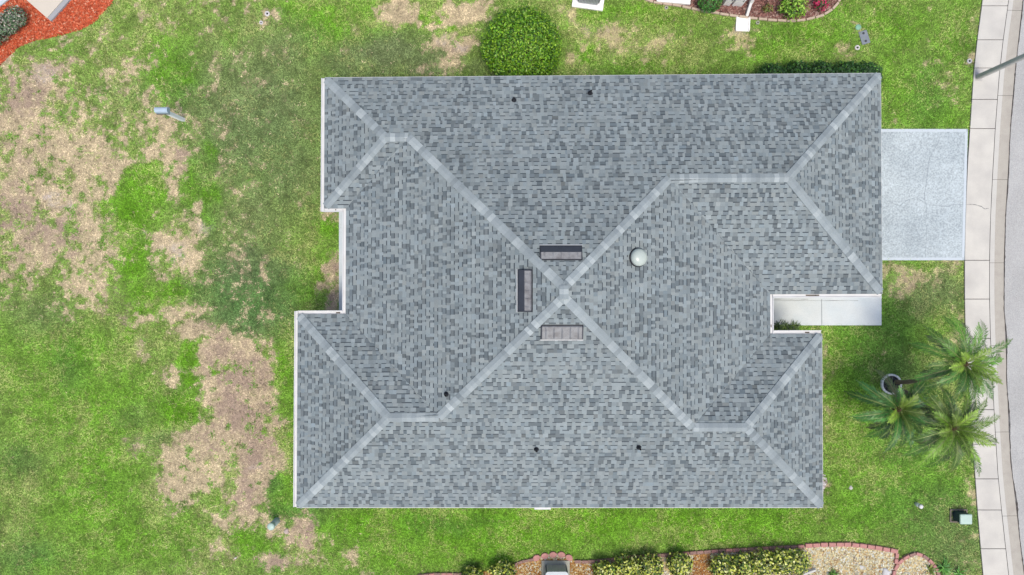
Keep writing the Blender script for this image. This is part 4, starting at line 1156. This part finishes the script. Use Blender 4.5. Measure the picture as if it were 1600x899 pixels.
# ------------------------------------------------------------------ lawn fixtures
m_mint = mat('mint_painted_steel', C(206, 232, 218), rough=.45, var=.05, scale=5, fine=.03, spec=.4)
m_greenp = mat('grey_green_paint', C(186, 206, 200), rough=.5, var=.08, scale=5)
m_dgreen = mat('shaded_green_paint', C(66, 88, 90), rough=.5, var=.1)  # box sides: green paint with their shade mixed into the colour
m_box = mat('grey_blue_plastic', C(150, 158, 170), rough=.6, var=.08, scale=6, fine=.08)
m_donut = mat('sprinkler_donut_concrete', C(244, 240, 238), var=.06, fine=.06, bump=.2)
c = P(433, 813.5)
t = thing('utility_pedestal', 'round pale topped grey green utility pedestal on the south west lawn', 'pedestal', c)
MB().lathe(c, [(.125, -.03), (.12, .05), (.115, .6)], 24).build('body', m_greenp, t, smooth=True)
MB().lathe(c + Vector((0, 0, .6)), [(.135, -.02), (.135, .05), (.12, .085), (.06, .105), (0, .11)], 24).build('cap', m_mint, t, smooth=True)
c = P(1431, 787.5)
t = thing('marker_tube', 'short white marker tube standing on the front lawn', 'marker', c)
MB().lathe(c, [(.07, -.03), (.068, .3)], 18).build('tube', mat('grey_tube', (.72, .72, .73), rough=.5, var=.05), t, smooth=True)
MB().lathe(c + Vector((0, 0, .3)), [(.078, -.03), (.078, .04), (.05, .06), (0, .065)], 18).build('cap', m_white, t, smooth=True)
c = (P(1486, 798) + P(1507, 813)) / 2
t = thing('utility_box', 'mint topped green utility box with shade painted on its sides beside the sidewalk', 'utility box', c)
mb = MB()
for dx, dy, sx, sy in ((-.30, 0, .035, .48), (.30, 0, .035, .48), (0, .225, .565, .035), (0, -.225, .565, .035)): mb.box((c.x + dx, c.y + dy, .02), (sx, sy, .09))
mb.build('base_frame', mat('taupe_frame', C(150, 138, 128), var=.15), t)
mb = MB(); mb.box((c.x + .02, c.y, .19), (.42, .34, .42), taper=.97); mb.build('body', m_dgreen, t, bevel=.03)
mb = MB(); mb.box((c.x + .02, c.y, .425), (.46, .38, .07), taper=.94); mb.build('lid', m_mint, t, bevel=.03)
mb = MB(); mb.box((c.x - .0, c.y, .004), (.565, .415, .012)); mb.build('pit_floor', m_mulchd, t)
c = P(1350, 59)
t = thing('valve_box', 'grey rectangular irrigation valve box set in the north east lawn', 'valve box', c)
mb = MB(); mb.box((c.x, c.y, .01), (.32, .5, .07), .3); mb.build('lid', m_box, t, bevel=.015)
for s in (-1, 1):
    MB().lathe((c.x - math.sin(.3) * .15 * s, c.y + math.cos(.3) * .15 * s, .046), [(.045, 0), (.045, .008), (.0, .009)], 14).build('lid_knob', m_ventd, t)
c = P(1340.5, 43)
tag(MB().lathe(c, [(.11, -.03), (.11, .03), (.085, .045), (0, .05)], 20).build('round_valve_cover', mat('sea_green_plastic', C(150, 206, 176), rough=.5, var=.15, scale=6), smooth=True), 'round sea green valve cover above the grey valve box', 'cover')
for x, y, lb in ((1339, 75, 'white concrete sprinkler ring just below the grey valve box'), (1514, 96, 'white concrete sprinkler ring beside the sidewalk near the lamp post'), (418, 22, 'white sprinkler ring in a bare spot at the top of the west lawn'),
                 (408.5, 36, 'smaller white sprinkler ring below the bare spot at the top'), (1041, 12.5, 'dark sprinkler ring below the stoop of the northern neighbour'), (1183.5, 36, 'small grey sprinkler ring right of the white splash block')):
    c = P(x, y); r = .095 if x not in (408.5, 1041, 1183.5) else .07
    t = thing('sprinkler_ring', lb, 'sprinkler', c, 'sprinkler rings in the lawn')
    MB().lathe(c, [(r, -.03), (r, .035), (r * .88, .05), (r * .5, .05), (r * .42, .03), (r * .42, -.02)], 20).build('ring', m_donut if x not in (1041, 1183.5) else m_pad, t, smooth=False)
    MB().lathe(c, [(r * .36, -.02), (r * .36, .035), (0, .04)], 12).build('sprinkler_head', m_fan, t)
# post with a pale box on top
b0 = P(287, 187.5)
t = thing('post_box', 'white post with a pale blue grey box on top, on the west lawn', 'post', b0)
top = P(257, 174.5, 1.55)
d_ = Vector((top.x - b0.x, top.y - b0.y, 1.55))
pb = MB()
for k, (p, w) in enumerate(((b0 + Vector((0, 0, -.05)), .095), (b0 + d_, .095))):
    pass
s1, s2 = Vector((.062, 0, 0)), Vector((0, .062, 0))
p0, p1 = b0 + Vector((0, 0, -.05)), b0 + d_
pb.add([p0 - s1 - s2, p0 + s1 - s2, p0 + s1 + s2, p0 - s1 + s2, p1 - s1 - s2, p1 + s1 - s2, p1 + s1 + s2, p1 - s1 + s2], [(3, 2, 1, 0), (4, 5, 6, 7), (0, 1, 5, 4), (1, 2, 6, 5), (2, 3, 7, 6), (3, 0, 4, 7)])
pb.build('post', mat('white_vinyl', (.88, .89, .9), var=.02, fine=.02, rough=.4), t)
hc = P(252.5, 172.5, 1.68)
m_pale = mat('pale_blue_metal', C(200, 220, 236), rough=.4, var=.06, scale=8, fine=.05)
body = MB(); L2 = .21
arc = [(-.10, -.1), (.10, -.1), (.10, .02)] + [(.10 * math.cos(a), .02 + .09 * math.sin(a)) for a in [R(x) for x in (25, 50, 75, 105, 130, 155)]] + [(-.10, .02)]
n_ = len(arc)
body.add([hc + Vector((-L2, y, z)) for y, z in arc] + [hc + Vector((L2, y, z)) for y, z in arc], [(i, (i + 1) % n_, n_ + (i + 1) % n_, n_ + i) for i in range(n_)] + [tuple(range(n_))[::-1], tuple(range(n_, 2 * n_))])
bx_ = body.build('box', m_pale, t)
MB().add([hc + Vector((L2 + .004, y * 1.06, z * 1.06)) for y, z in arc] + [hc + Vector((L2 + .03, y * 1.06, z * 1.06)) for y, z in arc], [(i, (i + 1) % n_, n_ + (i + 1) % n_, n_ + i) for i in range(n_)] + [tuple(range(n_))[::-1], tuple(range(n_, 2 * n_))]).build('door', m_pale, bx_)
mb = MB(); mb.box(hc + Vector((0, 0, -.115)), (.46, .24, .025)); mb.build('shelf', m_ventd, t)

# street lamp: tapered square pole rising out of the sidewalk
m_pole = mat('grey_concrete_pole', C(220, 216, 208), var=.1, scale=3, fine=.12, fscale=30, bump=.3)
b0 = P(1526.5, 121.5)
t = thing('street_lamp', 'grey street lamp pole rising from the sidewalk, cut by the right edge', 'street lamp', b0)
mb = MB(); w0, w1, hp = .088, .062, 6.0
mb.add([(b0.x + sx * w, b0.y + sy * w, z) for z, w in ((.0, w0), (hp, w1)) for sx, sy in ((-1, -.6), (-.6, -1), (.6, -1), (1, -.6), (1, .6), (.6, 1), (-.6, 1), (-1, .6))],
       [(i, (i + 1) % 8, 8 + (i + 1) % 8, 8 + i) for i in range(8)] + [tuple(range(8, 16))])
mb.build('pole', m_pole, t)
mb = MB(); mb.tube([(b0.x, b0.y, hp - .1), (b0.x + .4, b0.y, hp + .15), (b0.x + 1.0, b0.y, hp + .2)], [.04, .035, .03], 8); mb.build('arm', m_pole, t)
mb = MB(); mb.box((b0.x + 1.25, b0.y, hp + .2), (.6, .28, .14), taper=.8); mb.build('lamp_head', m_ventd, t, bevel=.03)
mb = MB(); mb.box(P(1528.5, 118) + Vector((0, 0, .03)), (.27, .44, .05), -.1); mb.build('footing', mat('footing_concrete', C(214, 210, 204), var=.08, fine=.08), t)

# ------------------------------------------------------------------ northern neighbour: stoop, bins, downspout, splash block, plants
mb = MB(); mb.box(P(1052, -3.5) + Vector((0, 0, .06)), (1.25, .5, .16), -.09); st = mb.build('stoop', m_padw, None, bevel=.01); tag(st, 'white concrete stoop at the top edge beside the curb blocks', 'stoop')
for k in range(4):
    mb = MB(); mb.box(P(1052, -3.5) + Vector((0, -.18 + .1 * k, .1405)), (1.2, .012, .004), -.09); mb.build('score_line', m_soffit, st)
for k, (x, y, w, lb) in enumerate(((1134.5, 9.5, .26, 'narrow white utility cabinet at the top edge beside the green bush'), (1151, 10.5, .36, 'wider white utility cabinet at the top edge left of the downspout'))):
    c = P(x, y)
    t = thing('utility_cabinet', lb, 'cabinet', c, 'white cabinets of the northern neighbour')
    mb = MB(); mb.box((c.x, c.y + .1, .45), (w, .2, .92), -.08); mb.build('cabinet_body', m_padw, t, bevel=.01)
    mb = MB(); mb.box((c.x + .008, c.y + .1, .92), (w + .03, .23, .03), -.08); mb.build('cabinet_lid', m_padw, t)
    mb = MB(); mb.box((c.x + w * .28, c.y - .01, .5), (.02, .02, .12), -.08); mb.build('handle', m_ventd, t)
a = P(1166.5, 25.5, .06); b = a + Vector((.10, .42, .14)); b2 = Vector((b.x + .02, b.y + .1, .4)); c3 = Vector((b2.x, b2.y, 2.5))
downspout('white downspout running from the top edge to the splash block', [a, b, b2, c3], .12)
c = P(1160, 38.5)
t = thing('splash_block', 'white square splash block below the northern downspout', 'splash block', c)
mb = MB(); mb.box((c.x, c.y, .02), (.52, .53, .06), -.05); mb.build('slab', m_padw, t, bevel=.02)
mb = MB()
for s in (-1, 1): mb.box((c.x + s * .235, c.y, .065), (.045, .52, .04), -.05)
mb.build('rim', m_padw, t)
shrub('round_shrub', 'round dark green shrub at the top edge right of the stoop', 'shrub', 1109, 2, .4, (.44, .42, .4), 1500, .07, [(70, 132, 50, 3), (52, 104, 40, 3), (96, 156, 66, 2)], 201, lump=.1)
shrub('leafy_shrub', 'yellow green leafy shrub in the northern mulch bed', 'shrub', 1240, 9, .35, (.52, .5, .38), 800, .13, [(130, 180, 48, 3), (98, 152, 42, 3), (166, 204, 84, 2), (70, 110, 36, 1.5)], 202, lump=.3, shell=.35, aspect=.35)
shrub('flowering_shrub', 'small shrub with magenta flowers at the right of the northern bed', 'shrub', 1282, 6, .25, (.3, .3, .24), 260, .1, [(198, 48, 96, 3), (160, 30, 80, 1.5), (84, 108, 56, 3), (120, 96, 80, 2)], 203, lump=.3, shell=.3)
shrub('low_plant', 'sparse olive plant between downspout and leafy shrub', 'plant', 1200, 14, .12, (.22, .2, .12), 90, .09, [(130, 110, 60, 2), (110, 128, 60, 2)], 204, lump=.3, shell=.3)
# walls of the neighbours just beyond the frame
m_nroof = mat('neighbour_roof', C(150, 152, 156), var=.12, scale=6, fine=.2, fscale=30)
def neighbour(label, x0, x1, y0, y1, bump=None):
    a, b = P(x0, y0), P(x1, y1)
    X0, X1 = min(a.x, b.x), max(a.x, b.x); Y0, Y1 = min(a.y, b.y), max(a.y, b.y)
    t = thing('neighbour_house', label, 'house', ((X0 + X1) / 2, (Y0 + Y1) / 2, 0))
    MB().prism([(X0, Y0), (X1, Y0), (X1, Y1), (X0, Y1)], -.05, 2.5).build('wall', m_stucco, t)
    o = .35; h = min(X1 - X0, Y1 - Y0) / 2
    ym = (Y0 + Y1) / 2
    V = [(X0 - o, Y0 - o, 2.5), (X1 + o, Y0 - o, 2.5), (X1 + o, Y1 + o, 2.5), (X0 - o, Y1 + o, 2.5), (X0 + h, ym, 2.5 + h * .375), (X1 - h, ym, 2.5 + h * .375)]
    MB().add(V, [(0, 1, 5, 4), (1, 2, 5), (2, 3, 4, 5), (3, 0, 4), (3, 2, 1, 0)]).build('roof', m_nroof, t)
    MB().add([(v[0], v[1], v[2] - .16) for v in V[:4]] + [(v[0], v[1], v[2] + .005) for v in V[:4]], [(0, 1, 5, 4), (1, 2, 6, 5), (2, 3, 7, 6), (3, 0, 4, 7)]).build('fascia', m_white, t)
    return t
neighbour('northern neighbour house beyond the top edge', 1000, 1330, -420, -34)
neighbour('southern neighbour house beyond the bottom edge', 660, 1420, 960, 1330)
# north-west neighbour: cream patio slab with a grey border, and a pale step
m_panel = mat('cream_slab_coating', C(240, 228, 210), var=.03, scale=1, fine=.04, rough=.7)
m_ggut = mat('grey_border_concrete', C(188, 188, 190), var=.06, fine=.06)
zr = .14
tip = P(73, 28, zr); ul = P(41, 0, zr); ur = P(98, 0, zr)
dl = (ul - tip).normalized(); dr = (ur - tip).normalized()
t = thing('patio_corner', 'corner of a cream patio slab with a grey border in the red mulch', 'patio', (tip.x, tip.y, 0))
A_, B_ = tip + dl * 3.4, tip + dr * 3.4
MB().prism([(p.x, p.y) for p in (tip, B_, A_ + dr * 3.4, A_)], -.05, zr).build('slab', m_panel, t, bevel=.01)
MB().prism([(p.x, p.y) for p in (tip - dl * .17, B_ - dl * .17, B_ - dl * .003, tip - dl * .003)], -.05, zr - .02).build('border', m_ggut, t, bevel=.01)
e0, e1, e2 = P(-2, 15), P(18, -1), P(-40, -40)
dv = (e1 - e0).normalized(); nv = Vector((-dv.y, dv.x, 0))
if nv.dot(e2 - e0) < 0: nv = -nv
qs = [e0 - dv * 1.5, e1 + dv * .6, e1 + dv * .6 + nv * 1.2, e0 - dv * 1.5 + nv * 1.2]
t = thing('garden_step', 'pale blue grey step corner at the very top left of the picture', 'step', e0)
MB().prism([(p.x, p.y) for p in qs], -.05, .1).build('lower_tread', m_band, t, bevel=.01)
MB().prism([(p.x, p.y) for p in (qs[0] + nv * .35, qs[1] + nv * .35, qs[2], qs[3])], .104, .25).build('upper_tread', m_path, t, bevel=.01)
# clipped hedge in the red mulch
GREYG = [(112, 138, 98, 3), (84, 112, 76, 3), (152, 164, 140, 2.4), (190, 172, 164, 1.4), (60, 84, 60, 1.5)]
hc1 = P(13, 36, .4)
t = thing('clipped_hedge', 'grey green clipped hedge in the red mulch at the left edge', 'hedge', (hc1.x, hc1.y, 0))
for k, (x, y) in enumerate(((-14, 58), (-2, 48), (9, 39), (18, 32), (25, 26))):
    c = P(x, y, .4); leaf_cloud('foliage', c, (.36, .36, .42), 900, .075, GREYG, 300 + k, t, lump=.18, shell=.45)
    stems((c.x, c.y, 0), .4, t, 3, .15, 300 + k)
# ------------------------------------------------------------------ grass blades
def ground_ok(px, py):
    ok = px < interp_line(WALK_L, py) - 1 + 2.2 * (fbm(py / 5, py * 0 + 3.3, 77, 2) - .5)
    for poly in BEDS:
        ok &= ~inside(poly, px, py)
    return ok
rs = np.random.RandomState(12)
NB = 900000
bxp = rs.uniform(-70, 1545, NB); byp = rs.uniform(-50, 950, NB)
ok = ground_ok(bxp, byp)
bxp, byp = bxp[ok], byp[ok]
dry, bare, lush, dull, dark = lawn_fields(bxp, byp)
bare_eff = bare * (.3 + .7 * dry)
keep = rs.rand(len(bxp)) > np.maximum(.55 * bare_eff, np.clip(WB * .9, 0, .8))
bxp, byp, dry, bare, lush, dull, dark, bare_eff = [a[keep] for a in (bxp, byp, dry, bare, lush, dull, dark, bare_eff)]
tuft = np.zeros(len(bxp))
tr = np.random.RandomState(77); nt_ = 0
cand = np.where((dry > .45) & (bxp < 560))[0]
for q in tr.choice(cand, 260):
    r_ = tr.uniform(2.2, 5.5) if tr.rand() < .8 else tr.uniform(5, 9)
    m_ = (np.abs(bxp - bxp[q]) < r_ * 1.5) & (np.abs(byp - byp[q]) < r_ * 1.5)
    d_ = np.hypot(bxp[m_] - bxp[q], (byp[m_] - byp[q]) * tr.uniform(.7, 1.4)) / r_
    tuft[m_] = np.maximum(tuft[m_], 1 - sstep(.5, 1.4, d_))
dry = dry * (1 - tuft); bare_eff = bare_eff * (1 - tuft); lush = np.maximum(lush, tuft * .9); dark = np.maximum(dark, tuft * .55)
n = len(bxp)
cg = mix(mix(np.tile(GREEN_MID, (n, 1)), GREEN_LUSH, lush), GREEN_DULL, dull)
cg = mix(cg, GREEN_DARK, dark)
cg = mix(cg, cA(C(110, 164, 38)), sstep(.75, 1, lush) * (1 - sstep(330, 520, bxp)) * .8)
def ranked(f):                     # spread a noise field evenly over 0..1
    r = np.empty(len(f)); r[np.argsort(f)] = np.linspace(0, 1, len(f)); return r
clump = ranked(fbm(bxp / 6.5, byp / 6.5, 191, 3)); clump2 = ranked(fbm(bxp / 5, byp / 5, 291, 2)); clump3 = fbm(bxp / 14, byp / 14, 391, 3) - .5
u1 = .62 * clump + .38 * rs.rand(n); u2 = .5 * clump2 + .5 * rs.rand(n)
pale = u2 < (.14 + .46 * sstep(.3, .75, fbm(bxp / 40, byp / 40, 91))) * (1 - .75 * dull) * (1 - .5 * dark)
cg[pale] = cg[pale] * .45 + PALE * .55
isdry = u1 < np.clip(dry * .96 + .04 + .08 * dull, 0, .9)
cd = mix(mix(np.tile(STRAW, (n, 1)), cA(C(222, 216, 152)), sstep(800, 900, bxp) * .8), SOIL, np.clip(bare_eff + rs.normal(0, .2, n), 0, 1))
cg[isdry] = cd[isdry]
cg *= np.clip(rs.normal(1.0, .34, n) + .9 * clump3 + .5 * (clump2 - .5), .3, 2.0)[:, None]
cg *= np.where(isdry, 1.08, 1.3)[:, None]
az = rs.uniform(0, 2 * np.pi, n) + 1.2 * (fbm(bxp / 60, byp / 60, 95) - .5)
ln = rs.uniform(.05, .13, n) * np.where(isdry, .8, 1.0); wd = rs.uniform(.012, .026, n)
zt = rs.uniform(.012, .065, n) * np.where(isdry, .55, 1.0) * (1 + .3 * lush)
k = CAM_H / F_PX
X = (bxp - 800) * k; Y = -(byp - 449.5) * k
dx_, dy_ = np.cos(az), np.sin(az)
v = np.zeros((n, 3, 3), np.float32)
v[:, 0, 0] = X - dy_ * wd / 2; v[:, 0, 1] = Y + dx_ * wd / 2; v[:, 0, 2] = .004
v[:, 1, 0] = X + dy_ * wd / 2; v[:, 1, 1] = Y - dx_ * wd / 2; v[:, 1, 2] = .004
v[:, 2, 0] = X + dx_ * ln; v[:, 2, 1] = Y + dy_ * ln; v[:, 2, 2] = zt
flip = (dx_ * 0 + 1) > 0
v = v[:, [1, 0, 2], :] if np.cross(v[0, 1] - v[0, 0], v[0, 2] - v[0, 0])[2] < 0 else v
m_grass = mat('grass_blade', attr=True, rough=.7, var=.0, fine=0, spec=.15)
gr = np_mesh('grass', v.reshape(-1, 3), 3, m_grass, np.repeat(cg, 3, 0))
tag(gr, 'short lawn grass, lush green mixed with straw coloured dry blades', 'grass', None, 'stuff')
